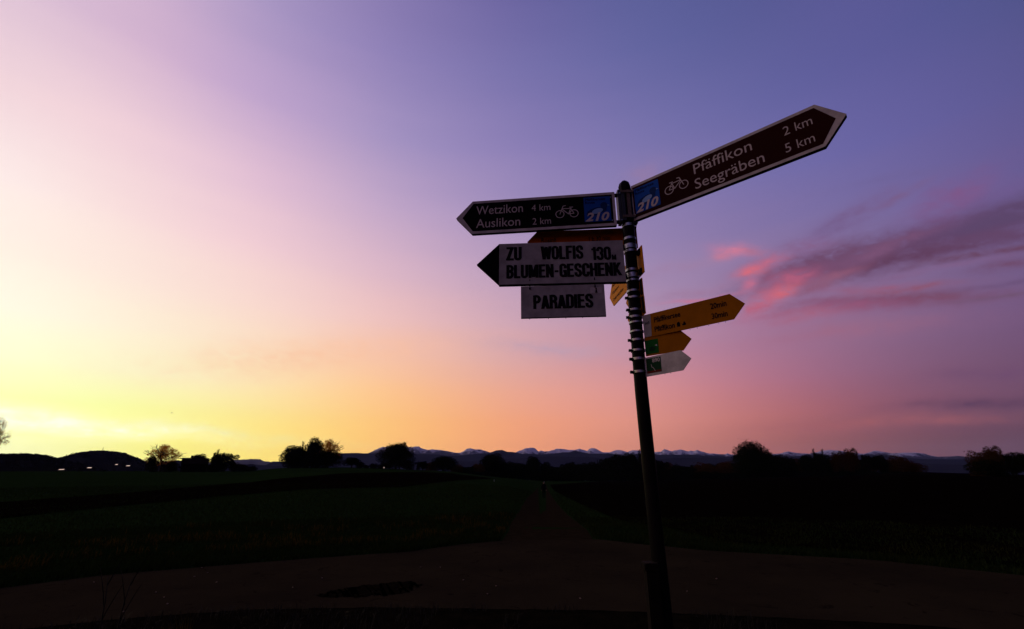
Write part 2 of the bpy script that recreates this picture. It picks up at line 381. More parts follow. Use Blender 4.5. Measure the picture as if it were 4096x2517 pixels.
def asphalt_mat():
    m = bpy.data.materials.new('asphalt'); m.use_nodes = True; t = m.node_tree; b = t.nodes['Principled BSDF']
    b.inputs['Roughness'].default_value = 0.8; b.inputs['Specular IOR Level'].default_value = 0.0
    co = nd(t, 'ShaderNodeTexCoord')
    def noise(s, d=5, r=0.6, dist=0.0):
        n = nd(t, 'ShaderNodeTexNoise'); n.inputs['Scale'].default_value = s; n.inputs['Detail'].default_value = d; n.inputs['Roughness'].default_value = r; n.inputs['Distortion'].default_value = dist
        t.links.new(co.outputs['Object'], n.inputs['Vector']); return n.outputs[0]
    def mr(v, a, c):
        n = nd(t, 'ShaderNodeMapRange'); n.inputs[1].default_value = a; n.inputs[2].default_value = c; t.links.new(v, n.inputs[0]); return n.outputs[0]
    c = mixc(t, mr(noise(0.5, 4), 0.35, 0.65), (0.022, 0.0165, 0.008), (0.012, 0.009, 0.005))
    c = mixc(t, mr(noise(90, 3, 0.8), 0.45, 0.7), c, (0.032, 0.024, 0.013))
    c = mixc(t, mr(noise(2.5, 8, 0.7, 1.5), 0.58, 0.66), c, (0.010, 0.007, 0.004))
    t.links.new(c, b.inputs['Base Color'])
    bp = nd(t, 'ShaderNodeBump'); bp.inputs['Strength'].default_value = 0.7; bp.inputs['Distance'].default_value = 0.006
    t.links.new(noise(110, 3, 0.8), bp.inputs['Height']); t.links.new(bp.outputs[0], b.inputs['Normal'])
    return m
M['asphalt'] = asphalt_mat()
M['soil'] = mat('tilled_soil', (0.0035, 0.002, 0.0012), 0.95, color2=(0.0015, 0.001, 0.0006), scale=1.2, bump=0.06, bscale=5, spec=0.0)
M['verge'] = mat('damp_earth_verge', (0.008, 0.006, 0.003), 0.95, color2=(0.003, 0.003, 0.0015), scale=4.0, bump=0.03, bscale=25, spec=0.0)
M['gravel'] = mat('path_gravel', (0.020, 0.014, 0.007), 0.95, color2=(0.012, 0.009, 0.004), scale=3.0, bump=0.02, bscale=30, spec=0.0)
M['tar'] = mat('dark_wet_patch', (0.0075, 0.0055, 0.003), 0.9, var=0.6, scale=9, spec=0.0)
far_px = [(-900,2470),(-300,2393),(0,2357),(406,2305),(1000,2255),(1300,2232),(1626,2210),(1853,2179),(2012,2165),(2400,2160),(2590,2182),(2685,2190),(2829,2205),(3495,2243),(4096,2305),(4700,2390)]
near_px = [(-1500,2800),(-700,2620),(0,2530),(569,2473),(1000,2443),(1500,2434),(1900,2440),(2400,2446),(3000,2470),(3600,2500),(4096,2540),(4700,2620)]
FAR = [hit(*p) for p in far_px]; NEAR = [hit(*p) for p in near_px]
strip('road', FAR, NEAR, M['asphalt'], 0.012, jag=0.012)
# gravel path running away between the fields
pl = [(1990,2190),(2012,2160),(2080,2000+40),(2110,1990),(2148,1955),(2160,1938)]; pr_ = [(2395,2190),(2372,2155),(2250,2040),(2217,2000),(2190,1955),(2184,1938)]
strip('path', [hit(*p) for p in pl], [hit(*p) for p in pr_], M['gravel'], 0.007, n=90, k=8, jag=0.02)
# bare dark verge between the near road edge and the viewer
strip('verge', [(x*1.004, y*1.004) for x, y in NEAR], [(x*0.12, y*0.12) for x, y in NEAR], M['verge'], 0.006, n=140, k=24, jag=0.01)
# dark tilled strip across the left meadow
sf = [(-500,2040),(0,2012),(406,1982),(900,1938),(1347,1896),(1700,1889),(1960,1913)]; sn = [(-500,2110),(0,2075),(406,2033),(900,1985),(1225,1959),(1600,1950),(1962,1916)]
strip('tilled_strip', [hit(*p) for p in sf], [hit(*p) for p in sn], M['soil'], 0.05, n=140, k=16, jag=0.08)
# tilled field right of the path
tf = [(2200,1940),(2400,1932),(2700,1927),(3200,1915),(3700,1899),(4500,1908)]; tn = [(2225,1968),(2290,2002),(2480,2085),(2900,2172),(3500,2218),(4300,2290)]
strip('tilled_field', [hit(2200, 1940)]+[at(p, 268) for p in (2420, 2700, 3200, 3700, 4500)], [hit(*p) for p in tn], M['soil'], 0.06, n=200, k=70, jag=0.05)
# dark patch of damp tar on the road
pa = [(1265,2385),(1340,2364),(1480,2345),(1560,2335),(1650,2330),(1672,2342)]; pb = [(1266,2388),(1330,2394),(1440,2391),(1550,2386),(1630,2374),(1673,2345)]
strip('damp_patch', [hit(*p) for p in pa], [hit(*p) for p in pb], M['tar'], 0.016, n=70, k=7, jag=0.035)

# ------------------------------------------------------------------ hills and mountains
def vnoise(x, y, seed=0):
    xi = np.floor(x).astype(int); yi = np.floor(y).astype(int); xf = x-xi; yf = y-yi
    def h(a, b):
        n = (a*374761393+b*668265263+seed*974634777) & 0x7fffffff; n = ((n ^ (n >> 13))*1274126177) & 0x7fffffff
        return ((n ^ (n >> 16)) & 0xffff)/65535.0
    u = xf*xf*(3-2*xf); v = yf*yf*(3-2*yf)
    return (h(xi, yi)*(1-u)+h(xi+1, yi)*u)*(1-v)+(h(xi, yi+1)*(1-u)+h(xi+1, yi+1)*u)*v
def ridged(x, y, oc=5, seed=0):
    s = 0; a = 1; t = 0
    for i in range(oc):
        s = s+a*(1-np.abs(2*vnoise(x*2**i, y*2**i, seed+i)-1)); t += a; a *= 0.55
    return s/t
def ridge(name, prof, dist, front, back, m, base=-14.0, n=900, k=26, amp=0.5, nscale=1.0, crest_jit=0.0, seed=0, power=1.0, roundtop=0.0):
    A = np.array([azel(*p) for p in prof]); az = np.linspace(A[0, 0], A[-1, 0], n); tn = np.interp(az, A[:, 0], A[:, 1])
    top = EYE+dist*tn
    if crest_jit: top = top+crest_jit*dist*(ridged(az*2.6, az*0+3.3, 5, seed+9)-0.55)
    s = np.concatenate([np.linspace(-1, 0, k), np.linspace(0, 1, k//2)[1:]])
    rows = []
    for q in s:
        d = dist+(front*q if q < 0 else back*q)
        if roundtop: w = 1-abs(q)**2.0
        else: w = (1-abs(q))**power
        X = d*np.sin(np.radians(az)); Y = d*np.cos(np.radians(az))
        nn = ridged(X/front*3*nscale, Y/front*3*nscale, 6, seed)-0.62
        z = base+(top-base)*w*(1 if q == 0 else (1+amp*nn*min(1.0, 6*abs(q))*(1 if q < 0 else 1)))
        cap = base+(EYE+d*tn-base) if q != 0 else top
        z = np.minimum(z, np.where(q < 0, cap-0.0, z))
        rows.append(np.stack([X, Y, z], -1))
    V = np.concatenate(rows); K = len(s)
    ii, jj = np.meshgrid(np.arange(K-1), np.arange(n-1), indexing='ij')
    F = np.stack([ii*n+jj, ii*n+jj+1, (ii+1)*n+jj+1, (ii+1)*n+jj], -1).reshape(-1, 4)
    return tag(link(name, npmesh(name, V, F, 4), m, smooth=False), kind='structure')
SNOWY = [(-1800,1870),(-900,1850),(0,1862),(500,1856),(908,1849),(932,1839),(981,1839),(1008,1837),(1038,1837),(1056,1845),(1075,1847),(1100,1853),(1345,1822),(1473,1814),(1501,1800),(1530,1788),(1550,1789),(1585,1786),(1623,1787),(1644,1790),(1660,1787),(1676,1786),(1684,1794),(1713,1800),(1729,1797),(1760,1801),(1794,1806),(1826,1812),(1840,1811),(1855,1806),(1867,1795),(1883,1793),(1900,1799),(1920,1798),(1940,1804),(1961,1810),(1983,1807),(2050,1810),(2062,1811),(2076,1804),(2091,1799),(2099,1794),(2112,1793),(2127,1791),(2140,1794),(2154,1807),(2164,1802),(2176,1807),(2190,1805),(2213,1801),(2225,1796),(2237,1795),(2257,1797),(2278,1801),(2300,1800),(2318,1796),(2339,1802),(2349,1803),(2358,1796),(2367,1793),(2383,1795),(2408,1809),(2436,1811),(2455,1804),(2479,1800),(2509,1809),(2530,1801),(2554,1803),(2590,1806),(2619,1809),(2643,1807),(2658,1797),(2684,1806),(2700,1802),(2723,1799),(2753,1807),(2763,1802),(2773,1805),(2790,1801),(2800,1805),(2834,1814),(2870,1817),(2900,1818),(2910,1814),(2924,1820),(3000,1822),(3118,1816),(3152,1806),(3191,1814),(3240,1816),(3280,1806),(3318,1801),(3366,1804),(3410,1812),(3454,1816),(3498,1804),(3530,1808),(3570,1814),(3600,1812),(3658,1811),(3697,1814),(3726,1824),(3750,1828),(3833,1825),(3872,1829),(3920,1830),(4096,1833),(4500,1830),(5200,1842),(6500,1850)]
FOOT = [(-1800,1868),(0,1860),(700,1852),(800,1862),(900,1858),(1000,1856),(1060,1862),(1091,1846),(1125,1847),(1200,1840),(1345,1814),(1380,1813),(1428,1812),(1473,1815),(1520,1813),(1560,1807),(1600,1812),(1640,1815),(1700,1817),(1760,1819),(1800,1824),(1850,1822),(1900,1816),(1961,1812),(1983,1802),(2008,1800),(2030,1808),(2050,1808),(2090,1816),(2130,1817),(2180,1818),(2240,1812),(2280,1809),(2300,1802),(2320,1808),(2360,1815),(2440,1815),(2500,1822),(2554,1818),(2650,1820),(2700,1819),(2760,1820),(2900,1826),(3000,1827),(3120,1828),(3200,1825),(3300,1823),(3500,1821),(3570,1823),(3630,1832),(3700,1837),(3850,1838),(3900,1839),(4096,1842),(4500,1846),(6500,1856)]
LOWER = [(-1800,1890),(900,1872),(1000,1868),(1060,1862),(1200,1866),(1500,1862),(1800,1850),(2000,1842),(2140,1828),(2200,1826),(2350,1828),(2420,1834),(2600,1842),(2700,1832),(2850,1830),(2950,1838),(3100,1850),(3300,1846),(3600,1850),(3700,1856),(3900,1862),(4096,1866),(6500,1872)]
def snow_mat():
    m = bpy.data.materials.new('rock_and_snow'); m.use_nodes = True; t = m.node_tree; b = t.nodes['Principled BSDF']
    b.inputs['Roughness'].default_value = 0.85; b.inputs['Specular IOR Level'].default_value = 0.1
    geo = nd(t, 'ShaderNodeNewGeometry'); sp = nd(t, 'ShaderNodeSeparateXYZ'); t.links.new(geo.outputs['Position'], sp.inputs[0])
    n = nd(t, 'ShaderNodeTexNoise'); n.inputs['Scale'].default_value = 0.010; n.inputs['Detail'].default_value = 8; n.inputs['Roughness'].default_value = 0.7
    mp = nd(t, 'ShaderNodeMapping'); mp.inputs['Scale'].default_value = (1, 0.35, 1.6); t.links.new(geo.outputs['Position'], mp.inputs[0]); t.links.new(mp.outputs[0], n.inputs['Vector'])
    h = mth(t, 'MULTIPLY_ADD', n.outputs[0], 420.0, mth(t, 'MULTIPLY_ADD', sp.outputs[0], 0.018, sp.outputs[2]))
    mr = nd(t, 'ShaderNodeMapRange'); mr.inputs[1].default_value = 555; mr.inputs[2].default_value = 600; t.links.new(h, mr.inputs[0])
    t.links.new(mixc(t, mr.outputs[0], (0.022, 0.022, 0.034), (0.42, 0.42, 0.50)), b.inputs['Base Color'])
    return m
M['snow'] = snow_mat()
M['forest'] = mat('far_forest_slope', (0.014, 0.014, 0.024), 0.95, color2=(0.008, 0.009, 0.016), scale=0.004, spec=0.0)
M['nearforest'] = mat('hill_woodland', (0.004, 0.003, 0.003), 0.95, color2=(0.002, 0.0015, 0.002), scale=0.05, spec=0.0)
ridge('snowy_mountains', SNOWY, 9000, 2600, 1800, M['snow'], n=1500, k=34, crest_jit=0.0018, amp=0.75, nscale=2.2, seed=3)
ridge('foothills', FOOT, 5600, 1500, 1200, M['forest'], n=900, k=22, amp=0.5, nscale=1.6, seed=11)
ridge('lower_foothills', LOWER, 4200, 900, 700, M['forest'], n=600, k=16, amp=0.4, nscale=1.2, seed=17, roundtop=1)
HA = [(-2400,1860),(-1400,1835),(-700,1826),(-200,1822),(0,1820),(101,1818),(162,1822),(195,1827),(221,1837),(260,1846),(330,1862),(420,1884)]
HB = [(120,1868),(180,1850),(223,1837),(260,1829),(317,1813),(366,1807),(406,1805),(463,1810),(496,1816),(528,1828),(577,1847),(640,1862),(720,1884)]
HC = [(560,1875),(640,1848),(691,1843),(711,1841),(760,1848),(860,1860),(960,1874)]
ridge('near_hill', HA, 900, 380, 300, M['nearforest'], n=300, k=16, amp=0.25, seed=21, roundtop=1)
ridge('rounded_hill', HB, 1500, 420, 400, M['nearforest'], n=240, k=16, amp=0.2, seed=25, roundtop=1)
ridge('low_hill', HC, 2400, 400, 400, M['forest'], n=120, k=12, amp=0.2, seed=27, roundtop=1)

# ------------------------------------------------------------------ trees
def leaf_quads(P, size, aspect=0.7):
    n = len(P); d = rng.normal(size=(n, 3)); d /= np.linalg.norm(d, axis=1)[:, None]
    e = np.cross(d, rng.normal(size=(n, 3))); e /= np.linalg.norm(e, axis=1)[:, None]
    s = size*rng.uniform(0.6, 1.4, (n, 1)); a = d*s; b = e*s*aspect
    V = np.stack([P-a, P-b*0.9, P+a, P+b*0.9], 1).reshape(-1, 3)
    F = np.arange(n*4).reshape(n, 4); return V, F
def lobes_round(n, cz, rz, rx, lr, flat=0.0):
    L = []
    for i in range(n):
        zz = 1-2*(i+0.5)/n; an = 2.39996*i+rng.uniform(-0.4, 0.4); h_ = math.sqrt(1-zz*zz)      # spread evenly round the crown
        d = np.array([math.cos(an)*h_, math.sin(an)*h_, zz]); q = rng.uniform(0.62, 1.0) if i % 4 else rng.uniform(0.2, 0.5)
        L.append((d[0]*rx*q, d[1]*rx*q, cz+d[2]*rz*q*(1-flat*(d[2] < 0)), lr*rng.uniform(0.7, 1.3)))
    return L
def crown_mesh(name, L, n, size, m, fill=0.5):
    L = np.array(L); w = L[:, 3]**2; idx = rng.choice(len(L), n, p=w/w.sum())
    d = rng.normal(size=(n, 3)); d /= np.linalg.norm(d, axis=1)[:, None]
    q = rng.uniform(fill, 1.0, n)**0.6
    q *= 1+0.22*np.abs(rng.normal(size=n))*(rng.uniform(size=n) < 0.25)
    P = L[idx, :3]+d*(L[idx, 3]*q)[:, None]; P[:, 2] = np.maximum(P[:, 2], 0.015)
    V, F = leaf_quads(P, size); me = npmesh(name, V, F, 4); me.materials.append(m); return me
def trunk_mesh(name, h, r, tips, n=6):
    parts = [tube_np([(0, 0, -0.05), (0.004, 0, h*0.5), (-0.006, 0.004, h)], [r*1.3, r, r*0.75], n)]
    for tp in tips:
        tp = Vector(tp[:3]); b = Vector((0, 0, h*random.uniform(0.6, 1.0))); mid = b.lerp(tp, 0.5)+Vector((0, 0, 0.02))
        parts.append(tube_np([b, mid, tp], [r*0.55, r*0.35, r*0.12], 5))
    V, F = merge(parts); me = bpy.data.meshes.new(name); me.from_pydata([tuple(v) for v in V], [], F); me.materials.append(M['bark']); me.update(); return me
def branchy(name, h, r, seed, levels=4, spread=0.75):
    random.seed(seed); parts = []; tips = []
    def grow(p, d, ln, rad, lv):
        q = p+d*ln; mid = p.lerp(q, 0.5)+Vector((random.gauss(0, 1), random.gauss(0, 1), 0))*ln*0.06
        parts.append(tube_np([p, mid, q], [rad, rad*0.8, rad*0.6], 5 if lv < 2 else 3, cap=False))
        if lv >= levels: tips.append(q); return
        if lv >= 2: tips.append(mid)
        for _ in range(3 if lv < 3 else 4):
            nd_ = (d+Vector((random.gauss(0, 1), random.gauss(0, 1), random.gauss(0, 0.55)))*spread*0.8).normalized()
            nd_.z = max(nd_.z, -0.15); grow(q, nd_.normalized(), ln*random.uniform(0.62, 0.86), rad*0.6, lv+1)
    grow(Vector((0, 0, -0.03)), Vector((0, 0, 1)), h, r, 0)
    V, F = merge(parts); me = bpy.data.meshes.new(name); me.from_pydata([tuple(v) for v in V], [], F); me.materials.append(M['bark']); me.update()
    return me, np.array([tuple(t) for t in tips])
PROTO = {}
def proto(key, L, th, tr, n, size, m, fill=0.5):
    P = (crown_mesh('crown', L, n, size, M[m], fill), trunk_mesh('trunk', th, tr, [l for l in L[:8]]))
    # normalise: crown top at 1, half width known
    co = np.empty(len(P[0].vertices)*3); P[0].vertices.foreach_get('co', co); co = co.reshape(-1, 3)
    PROTO[key] = (P[0], P[1], np.percentile(np.abs(co[:, 0]), 95), np.percentile(co[:, 2], 99.7))
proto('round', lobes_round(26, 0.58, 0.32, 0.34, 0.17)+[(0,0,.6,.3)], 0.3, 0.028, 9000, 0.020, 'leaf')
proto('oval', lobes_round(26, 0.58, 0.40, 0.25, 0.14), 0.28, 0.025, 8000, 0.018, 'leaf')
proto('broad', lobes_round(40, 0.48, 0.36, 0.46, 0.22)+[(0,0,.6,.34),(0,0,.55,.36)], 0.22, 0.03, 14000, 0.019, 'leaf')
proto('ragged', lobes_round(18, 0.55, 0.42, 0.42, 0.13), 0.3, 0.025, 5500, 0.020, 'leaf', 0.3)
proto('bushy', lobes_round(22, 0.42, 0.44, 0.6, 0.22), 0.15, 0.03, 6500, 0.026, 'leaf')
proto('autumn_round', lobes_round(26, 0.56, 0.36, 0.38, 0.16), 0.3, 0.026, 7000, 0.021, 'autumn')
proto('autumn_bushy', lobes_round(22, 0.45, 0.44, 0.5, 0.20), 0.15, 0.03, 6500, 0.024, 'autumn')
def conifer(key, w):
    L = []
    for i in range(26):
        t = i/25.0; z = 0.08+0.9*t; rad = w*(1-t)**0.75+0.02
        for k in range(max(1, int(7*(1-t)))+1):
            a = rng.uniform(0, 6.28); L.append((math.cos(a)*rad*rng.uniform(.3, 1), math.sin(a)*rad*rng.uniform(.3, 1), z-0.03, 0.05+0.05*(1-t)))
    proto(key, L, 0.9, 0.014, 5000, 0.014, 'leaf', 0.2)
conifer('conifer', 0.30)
def open_crown(key, seed, n, size, m):
    tm, tips = branchy('trunk', 0.24, 0.022, seed, 4, 0.8); zmax = tips[:, 2].max(); tm.transform(Matrix.Scale(0.93/zmax, 4)); tips = tips*0.93/zmax
    L = lobes_round(34, 0.56, 0.36, 0.42, 0.10)
    me = crown_mesh('crown', L, n, size, M[m], 0.3)
    co = np.empty(len(me.vertices)*3); me.vertices.foreach_get('co', co); co = co.reshape(-1, 3)
    PROTO[key] = (me, tm, np.percentile(np.abs(co[:, 0]), 96), np.percentile(co[:, 2], 99.8))
def airy(key, seed, nleaf, size, m, lo=0.24, spread=0.75):
    tm, tips = branchy('trunk', lo, 0.022, seed, 5, spread)
    zmax = tips[:, 2].max(); tm.transform(Matrix.Scale(1/zmax, 4)); tips = tips/zmax
    P = tips[rng.integers(0, len(tips), nleaf)]+rng.normal(0, 0.018, (nleaf, 3)); P[:, 2] = np.maximum(P[:, 2], 0.02)
    V, F = leaf_quads(P, size); me = npmesh('crown', V, F, 4); me.materials.append(M[m])
    PROTO[key] = (me, tm, np.percentile(np.abs(P[:, 0]), 98), np.percentile(P[:, 2], 99.8))
open_crown('open', 31, 5200, 0.014, 'gold'); airy('airy', 5, 2600, 0.013, 'gold'); airy('airy2', 12, 4200, 0.013, 'gold'); airy('airy3', 23, 2400, 0.009, 'gold', 0.2, 0.95)

def tree(name, key, px, top, wpx, dist, label, cat='tree', group=None, base=None, lean=0.0):
    x, y = at(px, dist); z = gz(x, y)
    if base is not None:                       # the foot stands where the photograph shows it
        zb = EYE+dist*azel(px, base)[1]; z = min(z, zb) if base > 1800 else z
    a, tn = azel(px, top); h = EYE+dist*tn-z
    w = abs(R(azel(px+wpx/2, 1880)[0]-azel(px-wpx/2, 1880)[0]))*dist/2
    cm_, tm_, pw, ph = PROTO[key]
    sz = h/ph; sx = w/pw
    o = thing(name, (x, y, z), rng.uniform(0, 6.28)); tag(o, label, cat, group)
    # keep the spread across the view as measured whatever the turn
    o.rotation_euler = (0, 0, random.choice([0, math.pi]) - R(a))
    o.scale = (sx, sx, sz)
    link('crown', cm_, None, o); link('trunk', tm_, None, o)
    return o
T = tree
T('autumn_tree', 'open', 640, 1778, 118, 240, 'golden see-through tree standing alone between rounded hill and barn')
T('bush', 'bushy', 602, 1822, 50, 236, 'small dark bush at the left foot of the golden lone tree', 'bush')
T('bush', 'bushy', 680, 1845, 60, 236, 'low dark bush at the right foot of the golden lone tree', 'bush')
T('tree', 'round', 786, 1817, 62, 262, 'round tree showing just over the barn roof')
T('conifer', 'conifer', 858, 1799, 44, 236, 'thin pointed conifer just right of the barn')
T('tree', 'ragged', 858, 1812, 52, 234, 'dark tree wrapped round the thin conifer right of the barn')
T('tree', 'ragged', 898, 1813, 72, 235, 'spreading dark tree at the right end of the barn clump')
T('bush', 'bushy', 862, 1850, 90, 232, 'dark bush under the trees right of the barn', 'bush')
T('bush', 'bushy', 930, 1849, 34, 240, 'small round bush standing between barn clump and pale mountains', 'bush')
T('hedge', 'bushy', 965, 1857, 80, 242, 'long low hedge trailing right from the barn clump', 'hedge')
T('bush', 'bushy', 1005, 1866, 44, 242, 'last low bush of the hedge right of the barn', 'bush')
T('tree', 'round', 1170, 1784, 88, 246, 'leftmost broad round tree of the big clump on the meadow crest')
T('conifer', 'conifer', 1198, 1768, 44, 250, 'small pointed treetop between the left and tallest trees of the big clump')
T('tree', 'oval', 1246, 1754, 66, 248, 'tallest tree, round topped, in the middle of the big clump')
T('autumn_tree', 'open', 1302, 1759, 90, 252, 'golden thin-leaved tree at the right of the big clump')
T('tree', 'broad', 1310, 1802, 96, 246, 'dense dark tree under the golden one of the big clump')
T('bush', 'bushy', 1155, 1825, 60, 244, 'bush at the left foot of the big clump', 'bush')
T('bush', 'bushy', 1230, 1810, 130, 244, 'wide dark undergrowth in the middle of the big clump', 'bush')
T('tree', 'round', 1405, 1830, 56, 240, 'small round tree alone between big clump and large single tree')
T('bush', 'bushy', 1440, 1848, 34, 242, 'small bush just right of the small round tree', 'bush')
T('bush', 'bushy', 1464, 1860, 20, 242, 'tiny bush between small round tree and large single tree', 'bush')
T('bush', 'bushy', 1490, 1854, 26, 242, 'low round bush left of the large single tree', 'bush')
T('tree', 'broad', 1583, 1777, 118, 244, 'large dark single tree with ragged flat top before the snowy peak')
T('tree', 'ragged', 1597, 1772, 62, 246, 'upper crown of the double tree before the snowy peak')
T('bush', 'bushy', 1535, 1855, 60, 242, 'bush at the left foot of the large single tree', 'bush')
T('bush', 'bushy', 1630, 1845, 44, 246, 'bush at the right foot of the large single tree', 'bush')
T('conifer', 'conifer', 1672, 1844, 14, 262, 'tiny pointed conifer right of the large single tree')
T('tree', 'ragged', 1690, 1846, 44, 262, 'low ragged tree right of the tiny conifer')
T('tree', 'autumn_bushy', 1722, 1850, 50, 266, 'rust tinted bush in the dip right of the large single tree', 'bush')
T('tree', 'broad', 1772, 1826, 86, 262, 'broad flat-topped dark tree left of the long wood')
T('bush', 'autumn_bushy', 1822, 1858, 50, 264, 'rust brown bush at the right foot of the flat-topped tree', 'bush')
T('bush', 'bushy', 1862, 1870, 60, 270, 'low dark bush in the gap between flat-topped tree and long wood', 'bush')
T('tree', 'round', 1970, 1816, 84, 275, 'leftmost tall round tree of the long wood')
T('tree', 'ragged', 2010, 1850, 60, 276, 'low tree on the right shoulder of the long wood\'s leftmost round tree')
T('tree', 'round', 2134, 1827, 52, 280, 'round tree rising from the wood left of the walker on the path')
T('tree', 'oval', 2185, 1850, 46, 280, 'low tree in the wood straight above the walker')
T('tree', 'autumn_round', 1915, 1856, 40, 272, 'rust tinted low tree at the left end of the long wood')
T('tree', 'ragged', 2280, 1850, 56, 280, 'low ragged tree left of centre in the long wood')
T('conifer', 'conifer', 2360, 1850, 16, 282, 'small conifer in the wood left of the signpost')
T('conifer', 'conifer', 2392, 1840, 18, 282, 'taller conifer in the wood left of the signpost')
T('tree', 'ragged', 2440, 1828, 60, 280, 'ragged tree left of the signpost, first of the tall row')
T('tree', 'ragged', 2480, 1818, 66, 279, 'ragged tree left of the signpost, second of the tall row')
T('tree', 'round', 2524, 1814, 62, 280, 'rounded tree close left of the signpost')
T('conifer', 'conifer', 2563, 1801, 50, 276, 'spiky conifer touching the signpost on the left')
T('tree', 'ragged', 2600, 1806, 60, 277, 'tree almost hidden behind the signpost')
T('tree', 'ragged', 2636, 1842, 60, 277, 'low tree peeping out right of the signpost')
T('tree', 'autumn_bushy', 2820, 1852, 80, 286, 'rust brown low trees halfway between signpost and large round tree')
T('tree', 'autumn_bushy', 2905, 1846, 90, 284, 'rust tinted bush left of the large round tree', 'bush')
T('tree', 'broad', 3010, 1769, 128, 262, 'large round tree standing over the wood right of the signpost')
T('tree', 'round', 3070, 1806, 80, 264, 'right shoulder of the large round tree, lower and darker')
T('tree', 'broad', 3120, 1822, 120, 266, 'broad low tree sloping down right of the large round tree')
T('tree', 'ragged', 3165, 1838, 60, 268, 'last low tree right of the large round tree')
T('tree', 'round', 3232, 1819, 56, 280, 'rounded dark tree left of the two spiky treetops')
T('conifer', 'conifer', 3268, 1797, 44, 278, 'left one of two spiky treetops against the pink sky')
T('conifer', 'conifer', 3304, 1798, 44, 278, 'right one of two spiky treetops against the pink sky')
T('tree', 'ragged', 3285, 1812, 60, 279, 'dark tree filling between the two spiky treetops')
T('autumn_tree', 'autumn_round', 3358, 1806, 54, 280, 'olive brown tree between spiky treetops and tallest rust tree')
T('autumn_tree', 'autumn_round', 3412, 1794, 62, 278, 'tallest rust coloured tree in the right part of the wood')
T('tree', 'ragged', 3475, 1820, 60, 282, 'dark tree right of the tallest rust tree')
T('tree', 'round', 3525, 1822, 56, 284, 'dark rounded tree left of the drooping rust trees')
T('autumn_tree', 'autumn_bushy', 3605, 1824, 90, 282, 'rust tree at the right end of the wood before the blue gap')
T('autumn_tree', 'autumn_bushy', 3655, 1850, 90, 282, 'low rust bush where the wood slopes into the blue gap', 'bush')
T('autumn_tree', 'autumn_bushy', 3925, 1806, 90, 190, 'leftmost olive brown tree of the group at the right edge')
T('autumn_tree', 'autumn_round', 3985, 1785, 84, 190, 'tallest brown tree of the group at the right edge')
T('tree', 'ragged', 4050, 1812, 90, 192, 'dark tree right of the tallest brown one near the right edge')
T('tree', 'round', 4100, 1810, 60, 188, 'dark tree cut by the right edge of the view')
T('bush', 'bushy', 3960, 1838, 180, 188, 'wide dark undergrowth beneath the brown trees at the right edge', 'bush')
T('autumn_tree', 'airy3', -88, 1655, 165, 70, 'fine-twigged golden tree cut by the left edge of the view')
# the dark wood behind: one crown like another
px = 1840.0; i = 0
while px < 3640:
    top = np.interp(px, [1840, 1900, 2050, 2240, 2300, 2400, 2660, 2760, 2950, 3200, 3560, 3640], [1872, 1862, 1850, 1866, 1856, 1852, 1852, 1864, 1848, 1836, 1832, 1862])+rng.uniform(-4, 7)
    key = ['round', 'ragged', 'broad', 'bushy', 'oval', 'autumn_round'][int(rng.integers(0, 6 if px > 2600 else 5))]
    T('tree', key, px, top, rng.uniform(42, 78), rng.uniform(284, 330), 'one of the dark crowded trees making up the long wood', group='crowded trees of the long wood')
    px += rng.uniform(20, 34); i += 1
px = 1850.0
while px < 3720:
    T('bush', 'bushy', px, rng.uniform(1884, 1896), rng.uniform(70, 110), rng.uniform(262, 272), 'dark bush in the thicket along the foot of the long wood', 'bush', group='bushes at the foot of the long wood')
    px += rng.uniform(38, 60)
# woodland standing on the two hills at the left: too many crowns to count
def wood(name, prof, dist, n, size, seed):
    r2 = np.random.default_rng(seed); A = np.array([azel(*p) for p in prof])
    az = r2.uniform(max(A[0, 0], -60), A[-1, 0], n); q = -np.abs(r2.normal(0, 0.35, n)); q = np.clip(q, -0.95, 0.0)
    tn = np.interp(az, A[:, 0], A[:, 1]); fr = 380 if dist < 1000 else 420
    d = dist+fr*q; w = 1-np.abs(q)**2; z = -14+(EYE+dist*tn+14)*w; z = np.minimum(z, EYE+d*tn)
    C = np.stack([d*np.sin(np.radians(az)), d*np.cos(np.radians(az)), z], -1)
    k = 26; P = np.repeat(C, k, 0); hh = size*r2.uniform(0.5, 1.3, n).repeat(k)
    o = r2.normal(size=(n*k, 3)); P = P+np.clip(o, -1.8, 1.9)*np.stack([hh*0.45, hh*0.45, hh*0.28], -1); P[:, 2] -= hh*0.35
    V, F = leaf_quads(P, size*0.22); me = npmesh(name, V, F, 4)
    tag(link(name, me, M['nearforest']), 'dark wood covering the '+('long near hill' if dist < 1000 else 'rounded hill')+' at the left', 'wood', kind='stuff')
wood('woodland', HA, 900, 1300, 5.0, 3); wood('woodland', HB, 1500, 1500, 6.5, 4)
# mast on the rounded hill
x, y = at(387, 1495); zt = EYE+1495*azel(387, 1789)[1]; zb = EYE+1495*azel(387, 1806)[1]-8
mo = thing('radio_mast', (x, y, zb)); tag(mo, 'hair-thin mast standing on top of the rounded hill', 'mast')
tube('mast_tube', [(0, 0, 0), (0.5, 0, (zt-zb)*0.6), (0.9, 0, zt-zb)], [0.55, 0.42, 0.25], M['edge'], mo, 6)
tube('crossbar', [(-1.2, 0, (zt-zb)*0.8), (2.2, 0, (zt-zb)*0.8)], 0.15, M['edge'], mo, 5)

